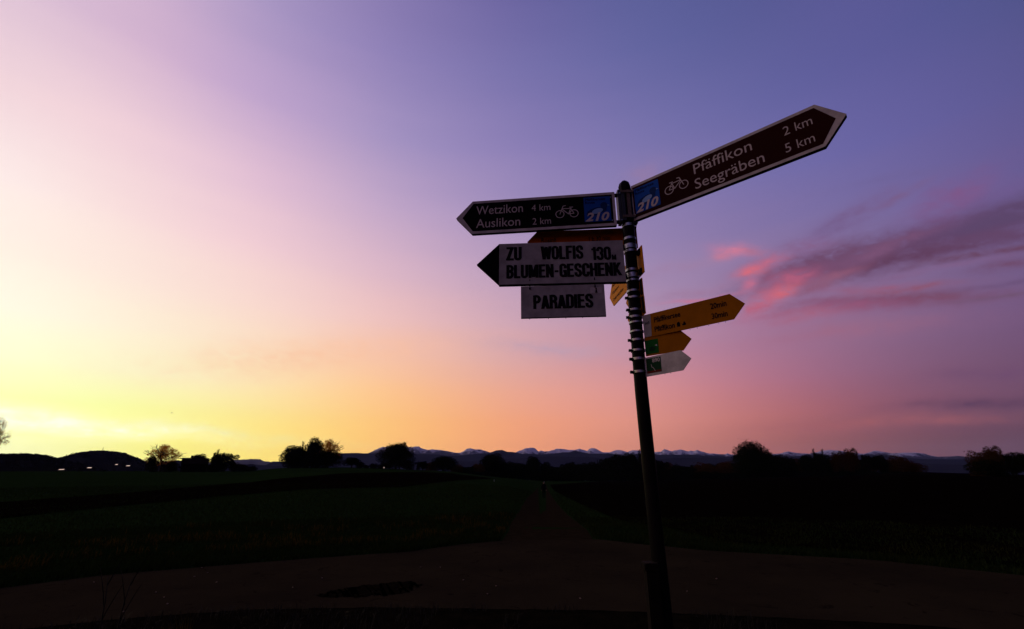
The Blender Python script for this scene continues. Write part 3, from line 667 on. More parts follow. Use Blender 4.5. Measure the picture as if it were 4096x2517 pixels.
# ------------------------------------------------------------------ barn
bx, by = at(774, 238); zg = gz(bx, by); a0, _ = azel(774, 1850)
zr = EYE+238*azel(774, 1833)[1]; barn = thing('barn', (bx, by, zg-0.5), -R(a0)); tag(barn, 'low dark barn with long flat ridge and short chimney left of the trees', 'barn')
W = abs(R(azel(828, 1880)[0]-azel(718, 1880)[0]))*238/2; H = zr-zg+0.5; dp = 4.5; eh = H*0.62
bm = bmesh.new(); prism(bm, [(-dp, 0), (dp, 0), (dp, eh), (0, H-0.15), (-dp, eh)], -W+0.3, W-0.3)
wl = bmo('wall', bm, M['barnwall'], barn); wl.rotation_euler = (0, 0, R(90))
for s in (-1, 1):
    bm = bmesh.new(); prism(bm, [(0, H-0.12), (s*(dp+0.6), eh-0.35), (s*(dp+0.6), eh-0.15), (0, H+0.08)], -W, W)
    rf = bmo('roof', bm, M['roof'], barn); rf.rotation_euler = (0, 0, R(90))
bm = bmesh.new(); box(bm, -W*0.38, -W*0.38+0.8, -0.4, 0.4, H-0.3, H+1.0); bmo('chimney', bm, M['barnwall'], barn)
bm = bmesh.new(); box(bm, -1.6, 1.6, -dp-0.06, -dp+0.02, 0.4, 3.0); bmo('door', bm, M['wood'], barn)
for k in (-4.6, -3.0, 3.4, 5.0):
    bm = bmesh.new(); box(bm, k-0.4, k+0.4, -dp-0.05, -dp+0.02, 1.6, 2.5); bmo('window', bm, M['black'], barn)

# ------------------------------------------------------------------ lamps on the dark slope at the left
for (lx, ly, ww, lab) in ((245, 1881, 14, 'pale glowing lamp lowest and farthest left on the dark slope'), (355, 1874, 12, 'second glowing lamp from the left on the dark slope'),
                      (460, 1861, 8, 'faintest of the glowing lamps, third from the left'), (508, 1866, 11, 'glowing lamp farthest right, nearest the lone golden tree')):
    dd = 262; x, y = at(lx, dd); z = gz(x, y); hz = EYE+dd*azel(lx, ly)[1]; a0, _ = azel(lx, ly)
    lo = thing('street_lamp', (x, y, z-2.5), -R(a0)); tag(lo, lab, 'street lamp', 'glowing lamps on the dark slope')
    hw = ww/1960*dd/2; hh = hz-z+2.5
    tube('pole', [(0, 0.1, 0), (0, 0.1, hh-0.05)], 0.06, M['edge'], lo, 6)
    bm = bmesh.new(); prism(bm, [(-hw, 0.12), (hw*0.7, 0.14), (hw, 0.42), (-hw*0.6, 0.36)], -0.15, 0.15); bmo('lamp_glass', bm, M['lamp'], lo, (0, 0, hh))
    bm = bmesh.new(); box(bm, -hw*0.6, hw, -0.18, 0.18, 0.43, 0.50); bmo('lamp_hood', bm, M['edge'], lo, (0, 0, hh))
# tiny lit window in the bushes under the large single tree
x, y = at(1535, 236); a0, _ = azel(1535, 1871); hz = EYE+236*azel(1535, 1871)[1]
lo = thing('garden_lamp', (x, y, gz(x, y)), -R(a0)); tag(lo, 'tiny pale light at the foot of the large single tree', 'lamp')
tube('pole', [(0, 0, 0), (0, 0, max(0.3, hz-gz(x, y)-0.2))], 0.05, M['edge'], lo, 6)
V, F = tube_np([(0, 0, -0.2), (0, 0, 0), (0, 0, 0.25)], [0.15, 0.25, 0.12], 8); pyd('lamp_globe', V, F, M['lamp'], lo, (0, 0, max(0.5, hz-gz(x, y))))
# pale marker post at the far edge of the left meadow
x, y = at(1977, 110); a0, _ = azel(1977, 1921); pb_ = thing('marker_post', (x, y, gz(x, y)), -R(a0)); tag(pb_, 'small pale marker post at the far edge of the green meadow', 'post')
bm = bmesh.new(); box(bm, -0.04, 0.04, -0.04, 0.04, 0, 0.42); bmo('shaft', bm, M['pale'], pb_); bm = bmesh.new(); box(bm, -0.05, 0.05, -0.05, 0.05, 0.422, 0.47); bmo('cap', bm, M['edge'], pb_)

# ------------------------------------------------------------------ birds
for (bx_, by_, dd, lab) in ((687, 1652, 120, 'small dark bird in the yellow sky above the barn'), (2012, 1633, 150, 'tiny dark bird in the orange sky left of the signpost')):
    x, y, z = ray(bx_, by_); k = dd/math.hypot(x, y)
    b = thing('bird', (x*k, y*k, EYE+z*k), 0.3); tag(b, lab, 'bird')
    V, F = tube_np([(-0.13, 0, 0), (-0.07, 0, 0.01), (0, 0, 0.015), (0.08, 0, 0.0), (0.18, 0, -0.005)], [0.008, 0.032, 0.04, 0.025, 0.012], 8); pyd('body', V, F, M['cloth'], b, smooth=True)
    for s in (-1, 1):
        V = [(-0.05, 0, 0.02), (0.06, 0, 0.02), (0.05, s*0.14, 0.07), (-0.06, s*0.14, 0.08), (0.07, s*0.30, 0.02), (0.02, s*0.31, 0.025),
             (-0.05, 0, 0.03), (0.06, 0, 0.028), (0.05, s*0.14, 0.078), (-0.06, s*0.14, 0.09), (0.07, s*0.30, 0.026), (0.02, s*0.31, 0.031)]
        pyd('wing', V, [(0, 1, 2, 3), (3, 2, 4, 5), (9, 8, 7, 6), (11, 10, 8, 9), (0, 3, 9, 6), (3, 5, 11, 9), (1, 7, 8, 2), (2, 8, 10, 4), (5, 4, 10, 11)], M['cloth'], b)

# ------------------------------------------------------------------ the walker on the path
hx, hy = hit(2176, 1993); pdist = math.hypot(hx, hy)
per = thing('person', (hx, hy, gz(hx, hy)+0.018), R(0)); tag(per, 'person in dark clothes and pale-rimmed cap walking away down the gravel path', 'person')
def skin_body():
    J = [((0,0,0.95),.13,-1), ((0,0.02,1.15),.13,0), ((0,0.02,1.36),.15,1), ((0,0.0,1.50),.055,2), ((0,-0.01,1.58),.06,3), ((0,-0.015,1.65),.095,4), ((0,-0.01,1.72),.075,5)]
    J += [((-.17,0.02,1.40),.062,2), ((-.25,0.03,1.14),.047,7), ((-.26,-0.10,0.91),.035,8), ((-.255,-0.14,0.83),.036,9)]
    J += [((.17,0.02,1.40),.062,2), ((.25,0.05,1.14),.047,11), ((.26,0.10,0.91),.035,12), ((.255,0.13,0.83),.036,13)]
    J += [((-.09,0,0.90),.10,0), ((-.10,-0.10,0.50),.065,15), ((-.10,0.0,0.09),.045,16), ((-.10,-0.13,0.035),.035,17)]
    J += [((.09,0,0.90),.10,0), ((.09,0.06,0.50),.065,19), ((.09,0.22,0.11),.045,20), ((.09,0.10,0.035),.035,21)]
    # the figure walks away (+y): toes point to +y
    J = [((p[0], -p[1], p[2]), r, q) for p, r, q in J]
    for side, hand in ((-1, 10), (1, 14)):
        hp = Vector(J[hand][0])
        for k, (dx, dy, ln) in enumerate(((-.018, .024, .07), (-.006, .028, .082), (.006, .016, .078), (.012, -.004, .062))):
            J.append(((hp.x+dx*side, hp.y+dy, hp.z-0.035), .009, hand)); J.append(((hp.x+dx*side*0.8, hp.y+dy+0.012, hp.z-0.035-ln*0.8), .008, len(J)-1))
        J.append(((hp.x-0.03*side, hp.y+0.03, hp.z-0.02), .010, hand))
    me = bpy.data.meshes.new('body'); me.from_pydata([p for p, r, q in J], [(i, q) for i, (p, r, q) in enumerate(J) if q >= 0], [])
    o = bpy.data.objects.new('body', me); col.objects.link(o); md = o.modifiers.new('skin', 'SKIN'); o.modifiers.new('sub', 'SUBSURF').levels = 1
    for i, (p, r, q) in enumerate(J): me.skin_vertices[0].data[i].radius = (r, r*0.8 if i in (0, 1, 2) else r)
    me.skin_vertices[0].data[0].use_root = True
    dg = bpy.context.evaluated_depsgraph_get(); nm = bpy.data.meshes.new_from_object(o.evaluated_get(dg)); nm.name = 'body'
    bpy.data.objects.remove(o); return nm
nm = skin_body(); nm.materials.clear(); nm.materials.append(M['cloth']); nm.materials.append(M['skin'])
for p in nm.polygons:
    c = p.center; p.material_index = 1 if (c.z > 1.50 or (0.70 < c.z < 0.86 and abs(c.x) > 0.2)) else 0
link('body', nm, None, per, smooth=True)
V, F = tube_np([(0, 0.012, 1.66), (0, 0.012, 1.72), (0, 0.01, 1.775), (0, 0.01, 1.795)], [0.100, 0.104, 0.075, 0.02], 14); pyd('cap', V, F, M['cloth'], per, smooth=True)
V, F = tube_np([(0.012, -0.095, 1.63), (0.03, -0.108, 1.69), (0.045, -0.10, 1.76)], [0.018, 0.026, 0.018], 8); pyd('cap_stripe', V, F, M['pale'], per, smooth=True)
V, F = tube_np([(0, 0.0, 0.86), (0, 0.0, 1.0), (0, -0.015, 1.2), (0, -0.01, 1.40), (0, 0, 1.47)], [0.185, 0.19, 0.19, 0.20, 0.10], 14); jk = pyd('jacket', [(v[0], v[1]*0.72, v[2]) for v in V], F, M['cloth'], per, smooth=True)

# ------------------------------------------------------------------ the signpost
PX, PY = 0.608, 2.15
def pole_x(z):                            # the tube is very slightly bowed
    return PX+float(np.interp(z, [0, 1.1, 1.3, 1.82, 2.0, 2.36, 2.76, 3.1], [0.0052, 0.0046, 0.001, -0.0045, -0.006, -0.0015, 0.0045, 0.0035]))
post = thing('signpost', (PX, PY, 0)); tag(post, 'dark round steel post carrying all the direction signs', 'signpost')
zs = np.linspace(-0.3, 3.02, 26)
V, F = tube_np([(pole_x(z)-PX, 0, z) for z in zs], 0.030, 28); pyd('tube', V, F, M['pole'], post, smooth=True)
cx = pole_x(3.05)-PX
V, F = tube_np([(cx, 0, 3.0), (cx, 0, 3.075), (cx, 0, 3.098), (cx, 0, 3.112)], [0.034, 0.034, 0.027, 0.014], 8); pyd('cap', V, F, M['pole'], post)
for z in (1.62, 0.9): 
    pass

def ring_bm(r, h, n=28, th=0.003):
    bm = bmesh.new(); vs = []
    for zz in (-h/2, h/2):
        for rr_ in (r, r+th): vs.append([bm.verts.new((math.cos(6.28318*i/n)*rr_, math.sin(6.28318*i/n)*rr_, zz)) for i in range(n)])
    for i in range(n):
        j = (i+1) % n
        bm.faces.new((vs[1][i], vs[1][j], vs[3][j], vs[3][i])); bm.faces.new((vs[0][j], vs[0][i], vs[2][i], vs[2][j]))
        bm.faces.new((vs[2][i], vs[3][i], vs[3][j], vs[2][j])); bm.faces.new((vs[0][i], vs[0][j], vs[1][j], vs[1][i]))
    return bm
def clamp(parent, z, h=0.011, wide=False, lug=180.0):
    # a steel band round the post with a screw lug; in the parent's own frame
    inv = parent.matrix_basis.inverted(); c = Vector((pole_x(z), PY, z)); lc = inv @ c
    bm = ring_bm(0.0302, h, th=0.0035 if not wide else 0.004)
    o = bmo('clamp', bm, M['metal'], parent, lc, smooth=False); o.rotation_euler = (0, 0, -parent.rotation_euler.z)
    bm = bmesh.new(); a = R(lug)
    if wide: box(bm, 0.033, 0.068, -0.009, 0.009, -h/2, h/2)
    else: box(bm, 0.034, 0.046, -0.005, 0.005, -h/2-0.001, h/2+0.001)
    bmesh.ops.rotate(bm, verts=bm.verts[:], cent=(0, 0, 0), matrix=Matrix.Rotation(a, 3, 'Z'))
    l = bmo('clamp_lug', bm, M['edge'], o)
    V, F = tube_np([(0.048 if wide else 0.040, -0.013, 0), (0.048 if wide else 0.040, 0.013, 0)], 0.0062 if wide else 0.004, 6)
    V = [Matrix.Rotation(a, 3, 'Z') @ v for v in V]; pyd('bolt', V, F, M['metal'] if wide else M['edge'], o)
    return o

_caph = {}
def text_mesh(s, off, spacing=1.0, shear=0.0):
    cu = bpy.data.curves.new('lettering', 'FONT'); cu.body = s; cu.offset = off; cu.space_character = spacing; cu.shear = shear
    cu.resolution_u = 3
    o = bpy.data.objects.new('lettering', cu); col.objects.link(o); dg = bpy.context.evaluated_depsgraph_get(); dg.update()
    me = bpy.data.meshes.new_from_object(o.evaluated_get(dg)); bpy.data.objects.remove(o); bpy.data.curves.remove(cu)
    return me
def letters(parent, s, x0, x1, z0, caph, m, y, off=0.0, spacing=1.0, shear=0.0, name='lettering', bevel=0.0):
    key = (off,)
    if key not in _caph:
        h = text_mesh('H', off); _caph[key] = (min(v.co.y for v in h.vertices), max(v.co.y for v in h.vertices))
    b0, b1 = _caph[key]; me = text_mesh(s, off, spacing, shear); me.name = name
    xs = [v.co.x for v in me.vertices]; a, b = min(xs), max(xs); sx = (x1-x0)/(b-a); sz = caph/(b1-b0)
    for v in me.vertices: v.co = (x0+(v.co.x-a)*sx, y, z0+(v.co.y-b0)*sz)
    me.materials.clear(); me.materials.append(m)
    return link(name, me, None, parent)
def plate(parent, name, pts, m, y0, y1, holes=None):
    bm = bmesh.new(); prism(bm, pts, y0, y1); return bmo(name, bm, m, parent)
def arrow(L, T, H, sgn, i0=0.0, i1=0.0, z0=0.0, tip=0.0):   # outline; i0 side inset, i1 top/bottom inset, tip inset at the point
    a = [(sgn*i0, z0+i1), (sgn*(L-tip*0.15), z0+i1), (sgn*(L+T-tip), z0+H/2), (sgn*(L-tip*0.15), z0+H-i1), (sgn*i0, z0+H-i1)]
    return a
def drops(parent, x0, x1, n, y=0.0, z=0.0):
    for k in range(n):
        x = x0+(x1-x0)*(k+random.uniform(0.2, 0.8))/n; r = random.uniform(0.0016, 0.0028)
        V, F = tube_np([(x, y, z+r*0.3), (x, y, z-r*0.6), (x, y, z-r*1.6), (x, y, z-r*2.2)], [r*0.8, r, r*0.8, r*0.25], 8); pyd('water_drop', V, F, M['water'], parent, smooth=True)
def sign(name, th, x0, y0, zb, sgn, label, cat='direction sign'):
    t = R(th); d = Vector((math.sin(t), math.cos(t)))*sgn
    o = thing(name, (x0, y0, zb), math.atan2(d.y, d.x)); tag(o, label, cat); bpy.context.view_layer.update(); return o
def ribbon(parts, p, q, w):
    p = Vector(p); q = Vector(q); d = (q-p).normalized(); n = Vector((-d.y, d.x))*w/2; e = d*w*0.3
    parts.append(([p-n-e, q-n+e, q+n+e, p+n-e], [(0, 1, 2, 3)]))
def bicycle_icon(parent, cx, cz, s, flip, m, y):
    parts = []; w = 0.11
    def ringp(c, r):
        n = 28; v = []; f = []
        for i in range(n):
            a = 6.28318*i/n; v += [Vector((c[0]+math.cos(a)*(r-w/2), c[1]+math.sin(a)*(r-w/2))), Vector((c[0]+math.cos(a)*(r+w/2), c[1]+math.sin(a)*(r+w/2)))]
        for i in range(n): j = (i+1) % n; f.append((2*i, 2*i+1, 2*j+1, 2*j))
        parts.append((v, f))
    rw = (-1.0, 0.0); fw = (1.0, 0.0); bb = (-0.22, -0.05); seat = (-0.62, 1.0); head = (0.62, 0.98)
    ringp(rw, 0.58); ringp(fw, 0.58)
    for a, b in ((rw, bb), (bb, seat), (rw, (-0.56, 0.84)), ((-0.56, 0.84), (0.58, 0.86)), (bb, (0.62, 0.74)), (fw, (0.52, 1.28)), ((0.52, 1.28), (0.18, 1.34)), ((-0.86, 1.04), (-0.40, 1.04))):
        ribbon(parts, a, b, w)
    V, F = merge(parts); k = s/2.0*(-1 if flip else 1)
    V3 = [(cx+v[0]*k, y-0.00002*i*0, cz+v[1]*abs(k)) for i, v in enumerate(V)]
    return pyd('bicycle_symbol', V3, F, m, parent)
def blob(parent, pts, m, y, name):
    return pyd(name, [(x, y, z) for x, z in pts], [tuple(range(len(pts)))], m, parent)
def ell(cx, cz, rx, rz, n=16, a=0.0):
    return [(cx+math.cos(a)*rx*math.cos(t)-math.sin(a)*rz*math.sin(t), cz+math.sin(a)*rx*math.cos(t)+math.cos(a)*rz*math.sin(t)) for t in [6.28318*i/n for i in range(n)]]
def route_panel(parent, x0, x1, z0, z1, y):
    p = plate(parent, 'route_panel', [(x0, z0), (x1, z0), (x1, z1), (x0, z1)], M['blue'], y-0.0006, y-0.0001)
    w = x1-x0; h = z1-z0; yy = y-0.0010
    blob(p, ell(x0+w*0.40, z0+h*0.40, w*0.33, h*0.15, a=0.35), M['dblue'], yy, 'swimming_bird_print')
    blob(p, ell(x0+w*0.76, z0+h*0.64, w*0.14, h*0.13), M['dblue'], yy-0.0001, 'bird_head_print')
    blob(p, [(x0+w*0.66, z0+h*0.34), (x0+w*0.84, z0+h*0.42), (x0+w*0.86, z0+h*0.60), (x0+w*0.68, z0+h*0.58)], M['dblue'], yy-0.0002, 'bird_neck_print')
    blob(p, ell(x0+w*0.50, z0+h*0.42, w*0.22, h*0.10, a=0.3), M['lblue'], yy-0.0003, 'bird_belly_print')
    blob(p, [(x0+w*0.89, z0+h*0.66), (x0+w*0.99, z0+h*0.63), (x0+w*0.89, z0+h*0.62)], M['lblue'], yy-0.0003, 'bird_beak_print')
    letters(p, 'Pfäffikersee', x0+w*0.05, x0+w*0.82, z0+h*0.855, h*0.11, M['letter'], yy-0.0004, 0.012)
    letters(p, 'Route', x0+w*0.05, x0+w*0.42, z0+h*0.735, h*0.10, M['letter'], yy-0.0004, 0.012)
    letters(p, '210', x0+w*0.03, x0+w*0.94, z0+h*0.02, h*0.34, M['silver_letter'], yy-0.0005, 0.03, 1.0, 0.28)
    return p
# --- brown cycle sign pointing right
TH = 0.024
s = sign('direction_sign', 132.8, 0.646, 2.13, 2.852, 1, 'topmost sign pointing right, dark brown with white rim, Pfäffikon Seegräben')
H = 0.211
plate(s, 'board', arrow(0.854, 0.092, H, 1), M['white'], -TH/2, -TH/2+0.002); plate(s, 'frame', arrow(0.853, 0.0915, H, 1, 0.001, 0.001), M['edge'], -TH/2+0.002, TH/2)
plate(s, 'face_film', arrow(0.854, 0.092, H, 1, 0.006, 0.0145, tip=0.036), M['brown'], -TH/2-0.0006, -TH/2-0.0001)
y = -TH/2-0.0012
route_panel(s, 0.015, 0.152, 0.034, 0.184, -TH/2-0.0006)
bicycle_icon(s, 0.2405, 0.092, 0.0745, False, M['silver_letter'], y)
letters(s, 'Pfäffikon', 0.334, 0.597, 0.122, 0.055, M['silver_letter'], y, 0.0); letters(s, 'Seegräben', 0.330, 0.636, 0.039, 0.054, M['silver_letter'], y, 0.0)
letters(s, '2 km', 0.726, 0.833, 0.124, 0.043, M['silver_letter'], y, -0.004); letters(s, '5 km', 0.719, 0.827, 0.040, 0.043, M['silver_letter'], y, -0.004)
for zz in (0.03, 0.18): V, F = tube_np([(0.010, y, zz), (0.010, y-0.002, zz)], 0.003, 8); pyd('screw', V, F, M['metal'], s)
drops(s, 0.3, 0.8, 4)
br = s
def world_part(parent, name, bm, m):      # geometry given in world axes about the post, parented to a sign
    inv = parent.matrix_basis.inverted(); bm.transform(inv @ Matrix.Translation((pole_x(2.94), PY, 0))); return bmo(name, bm, m, parent)
bm = bmesh.new(); box(bm, 0.022, 0.046, -0.026, 0.006, 2.842, 3.052); world_part(s, 'bracket', bm, M['bracket'])
bm = bmesh.new(); box(bm, -0.004, 0.014, -0.040, -0.030, 2.868, 3.036); world_part(s, 'hinge_plate', bm, M['rust'])
for zz in (3.022, 2.872):
    bm = bmesh.new(); box(bm, -0.034, 0.030, -0.046, -0.0402, zz-0.007, zz+0.007); world_part(s, 'bracket_bar', bm, M['rust'])
# --- black cycle sign pointing left
s = sign('direction_sign', 276.9, 0.547, 2.13, 2.824, -1, 'topmost sign pointing left, black with white rim, Wetzikon Auslikon')
H = 0.202
plate(s, 'board', arrow(0.768, 0.090, H, -1), M['white'], -TH/2, -TH/2+0.002); plate(s, 'frame', arrow(0.767, 0.0895, H, -1, 0.001, 0.001), M['edge'], -TH/2+0.002, TH/2)
plate(s, 'face_film', arrow(0.768, 0.090, H, -1, 0.0145, 0.0155, tip=0.036), M['black'], -TH/2-0.0006, -TH/2-0.0001)
route_panel(s, -0.164, -0.026, 0.029, 0.177, -TH/2-0.0006)
bicycle_icon(s, -0.255, 0.0865, 0.0745, True, M['silver_letter'], y)
letters(s, 'Wetzikon', -0.746, -0.490, 0.115, 0.053, M['silver_letter'], y, 0.0); letters(s, 'Auslikon', -0.745, -0.505, 0.034, 0.053, M['silver_letter'], y, 0.0)
letters(s, '4 km', -0.443, -0.342, 0.116, 0.039, M['silver_letter'], y, -0.004); letters(s, '2 km', -0.439, -0.341, 0.033, 0.039, M['silver_letter'], y, -0.004)
for zz in (0.03, 0.17): V, F = tube_np([(-0.022, y, zz), (-0.022, y-0.002, zz)], 0.003, 8); pyd('screw', V, F, M['metal'], s)
drops(s, -0.75, -0.2, 6)
bm = bmesh.new(); box(bm, -0.050, -0.034, -0.034, 0.010, 2.842, 3.038); world_part(s, 'bracket', bm, M['bracket'])
bm = bmesh.new(); box(bm, -0.0335, -0.016, -0.042, -0.0305, 2.850, 3.030); world_part(s, 'bracket_channel', bm, M['bracket'])
for zz in (3.012, 2.850):
    bm = bmesh.new(); box(bm, -0.066, -0.0505, -0.024, -0.010, zz-0.007, zz+0.009); world_part(s, 'hinge_knuckle', bm, M['edge'])
    V, F = tube_np([(-0.042, -0.044, zz), (-0.042, -0.0345, zz)], 0.0042, 8); inv = s.matrix_basis.inverted()
    pyd('bolt', [inv @ (Vector(v)+Vector((pole_x(2.94), PY, 0))) for v in V], F, M['metal'], s)
clamp(s, 2.834, 0.016, lug=20)
# --- yellow sign behind, pointing left, its shadow put into a deeper orange
s = sign('direction_sign', 274.9, 0.668, 2.20, 2.735, -1, 'shaded yellow sign pointing left, half hidden behind the white flower shop sign, reading Rosinli')
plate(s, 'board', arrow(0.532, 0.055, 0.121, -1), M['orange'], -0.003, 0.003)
letters(s, 'Rosinli', -0.51, -0.431, 0.052, 0.028, M['letter'], -0.0036, 0.014); letters(s, '1 h 30 min', -0.255, -0.144, 0.050, 0.028, M['letter'], -0.0036, 0.014)
clamp(s, 2.756, 0.013, lug=60)
# --- white sign with black arrow head
s = sign('direction_sign', 273.7, 0.561, 2.10, 2.495, -1, 'white sign with black arrow head pointing left, ZU WOLFIS 130M BLUMEN-GESCHENK', 'direction sign')
plate(s, 'board', [(0.0, 0), (0.0, 0.227), (-0.627, 0.227), (-0.627, 0)], M['white_old'], -0.010, 0.008)
plate(s, 'arrow_head', [(-0.6271, 0), (-0.6271, 0.227), (-0.741, 0.1135)], M['black'], -0.010, 0.008)
plate(s, 'lower_edge', [(0, -0.004), (0, -0.0001), (-0.627, -0.0001), (-0.627, -0.004)], M['edge'], -0.010, 0.010)
y = -0.0108
def arc(cx, cz, rx, rz, a0, a1, n=7): return [(cx+rx*math.cos(R(a0+(a1-a0)*i/n)), cz+rz*math.sin(R(a0+(a1-a0)*i/n))) for i in range(n+1)]
GW, GT = 0.46, 0.185                        # glyph width and stroke of the heavy condensed capitals, height 1
l_, r_, b_, t_, m_ = GT/2, GW-GT/2, GT*0.42, 1-GT*0.42, GW/2
q_ = (r_-l_)/2
def OO(): return arc(m_, t_-q_, q_, q_, 0, 180)+arc(m_, b_+q_, q_, q_, 180, 360)+[(r_, t_-q_)]
GLY = {
 'O': [OO()], '0': [OO()],
 'U': [[(l_, 1.0)]+arc(m_, b_+q_, q_, q_, 180, 360)+[(r_, 1.0)]],
 'C': [[(r_, 0.62)]+arc(m_, t_-q_, q_, q_, 0, 180)+arc(m_, b_+q_, q_, q_, 180, 360)+[(r_, 0.36)]],
 'G': [[(r_, 0.64)]+arc(m_, t_-q_, q_, q_, 0, 180)+arc(m_, b_+q_, q_, q_, 180, 360)+[(r_, 0.50)], [(m_, 0.46), (GW, 0.46)], [(r_, 0.46), (r_, 0.0)]],
 'S': [[(r_, 0.66)]+arc(m_, t_-q_, q_, q_, 0, 180)+[(l_, 0.68), (l_+0.04, 0.58), (r_-0.04, 0.42), (r_, 0.32)]+arc(m_, b_+q_, q_, q_, 0, -180)+[(l_, 0.34)]],
 'Z': [[(0.02, t_), (GW-0.01, t_)], [(r_-0.01, 0.95), (l_+0.01, 0.05)], [(0.0, b_), (GW, b_)]],
 'L': [[(l_, 0), (l_, 1)], [(0.0, b_), (GW*0.86, b_)]],
 'F': [[(l_, 0), (l_, 1)], [(0.0, t_), (GW*0.88, t_)], [(0.0, 0.53), (GW*0.80, 0.53)]],
 'E': [[(l_, 0), (l_, 1)], [(0.0, t_), (GW*0.9, t_)], [(0.0, 0.53), (GW*0.83, 0.53)], [(0.0, b_), (GW*0.9, b_)]],
 'I': [[(l_, 0), (l_, 1)]], '1': [[(0.2, 0), (0.2, 1)], [(0.0, 0.80), (0.2, 0.86)]],
 'H': [[(l_, 0), (l_, 1)], [(r_, 0), (r_, 1)], [(l_, 0.52), (r_, 0.52)]],
 'N': [[(l_, 0), (l_, 1)], [(r_+0.02, 0), (r_+0.02, 1)], [(l_, 0.97), (r_+0.02, 0.03)]],
 'M': [[(l_, 0), (l_, 1)], [(0.52, 0), (0.52, 1)], [(l_+0.03, 0.97), (0.305, 0.06)], [(0.305, 0.06), (0.49, 0.97)]],
 'W': [[(0.08, 1.0), (0.19, 0.02)], [(0.19, 0.02), (0.33, 0.95)], [(0.33, 0.95), (0.47, 0.02)], [(0.47, 0.02), (0.58, 1.0)]],
 'A': [[(0.09, 0.0), (0.24, 0.97)], [(0.24, 0.97), (0.40, 0.0)], [(0.12, 0.24), (0.38, 0.24)]],
 'K': [[(l_, 0), (l_, 1)], [(l_, 0.40), (r_+0.02, 0.98)], [(l_+0.08, 0.56), (r_+0.05, 0.02)]],
 'B': [[(l_, 0), (l_, 1)], [(l_, t_), (m_, t_)]+arc(m_, t_-0.19, q_, 0.19, 90, -90)+[(l_, t_-0.38)], [(l_, b_), (m_, b_)]+arc(m_, b_+0.22, q_, 0.22, -90, 90)+[(l_, b_+0.44)]],
 'P': [[(l_, 0), (l_, 1)], [(l_, t_), (m_, t_)]+arc(m_, t_-0.22, q_, 0.22, 90, -90)+[(l_, t_-0.44)]],
 'R': [[(l_, 0), (l_, 1)], [(l_, t_), (m_, t_)]+arc(m_, t_-0.20, q_, 0.20, 90, -90)+[(l_, t_-0.40)], [(r_-0.04, 0.5), (r_, 0.38), (r_+0.01, 0.0)]],
 'D': [[(l_, 0), (l_, 1)], [(l_, t_), (m_, t_)]+arc(m_, t_-q_, q_, q_, 90, 0)+arc(m_, b_+q_, q_, q_, 0, -90)+[(l_, b_)]],
 '3': [[(l_, 0.68)]+arc(m_, t_-q_, q_, q_, 180, 0)+[(r_-0.01, 0.60), (m_, 0.52)], [(m_, 0.52), (r_-0.01, 0.44)]+arc(m_, b_+q_, q_, q_, 0, -180)+[(l_, 0.32)]],
 '-': [[(0.03, 0.45), (0.27, 0.45)]],
}
GADV = {'I': GT+0.01, '1': 0.30, 'M': 0.615, 'W': 0.66, 'A': 0.48, '-': 0.31, 'L': 0.41, 'F': 0.42, 'K': 0.50, 'N': 0.49, 'E': 0.43}
def heavy(parent, st, x0, x1, z0, h, yy):
    adv = 0; parts = []
    for ci, ch in enumerate(st):
        for path in GLY[ch]:
            w = GT if abs(path[0][1]-path[-1][1]) > 0.2 or len(path) > 3 else GT*0.84
            P = [Vector((x+adv, z)) for x, z in path]; n = len(P); A = []; B = []
            for i in range(n):
                d = (P[min(i+1, n-1)]-P[max(i-1, 0)]).normalized(); nn = Vector((-d.y, d.x))*w/2; A.append(P[i]+nn); B.append(P[i]-nn)
            if n == 2 and abs(P[0].x-P[1].x) > 0.02 and abs(P[0].y-P[1].y) > 0.3:      # slanting strokes end level
                A = [Vector((p.x-w*0.55, p.y)) for p in P]; B = [Vector((p.x+w*0.55, p.y)) for p in P]
            o = random.uniform(0, 0.0004); parts.append(([(v[0], v[1], o) for v in A+B], [(i, i+1, n+i+1, n+i) for i in range(n-1)]))
        adv += GADV.get(ch, GW)+0.012
    V, F = merge(parts); tot = max(v[0] for v in V); a = min(v[0] for v in V)
    V = [(x0+(v[0]-a)/(tot-a)*(x1-x0), yy-v[2], z0+v[1]*h) for v in V]
    return pyd('lettering', V, F, M['letter'], parent)
heavy(s, 'ZU', -0.592, -0.512, 0.131, 0.075, y); heavy(s, 'WOLFIS', -0.416, -0.201, 0.130, 0.075, y); heavy(s, '130', -0.162, -0.064, 0.120, 0.073, y)
heavy(s, 'M', -0.061, -0.039, 0.119, 0.029, y); heavy(s, 'BLUMEN-GESCHENK', -0.590, -0.016, 0.032, 0.073, y)
clamp(s, 2.710, 0.024, True, 182); clamp(s, 2.548, 0.024, True, 182)
drops(s, -0.6, -0.05, 9, z=-0.004)
# --- hanging board
s = sign('hanging_sign', 274.5, 0.452, 2.10, 2.320, -1, 'small white board hanging on two hooks below the flower shop sign, PARADIES', 'hanging sign')
plate(s, 'board', [(0, 0), (0, 0.164), (-0.409, 0.164), (-0.409, 0)], M['white_old'], -0.004, 0.004)
plate(s, 'lower_edge', [(0, -0.003), (0, -0.0001), (-0.409, -0.0001), (-0.409, -0.003)], M['edge'], -0.004, 0.006)
heavy(s, 'PARADIES', -0.349, -0.058, 0.043, 0.072, -0.0048)
st = plate(s, 'sticker', [(-0.069, 0.117), (-0.013, 0.117), (-0.012, 0.148), (-0.068, 0.148)], M['white'], -0.0049, -0.0042)
blob(st, ell(-0.040, 0.141, 0.004, 0.004, 10), M['letter'], -0.0054, 'figure_print'); blob(st, [(-0.046, 0.119), (-0.033, 0.119), (-0.037, 0.128), (-0.035, 0.136), (-0.043, 0.137), (-0.044, 0.127)], M['letter'], -0.0055, 'figure_print')
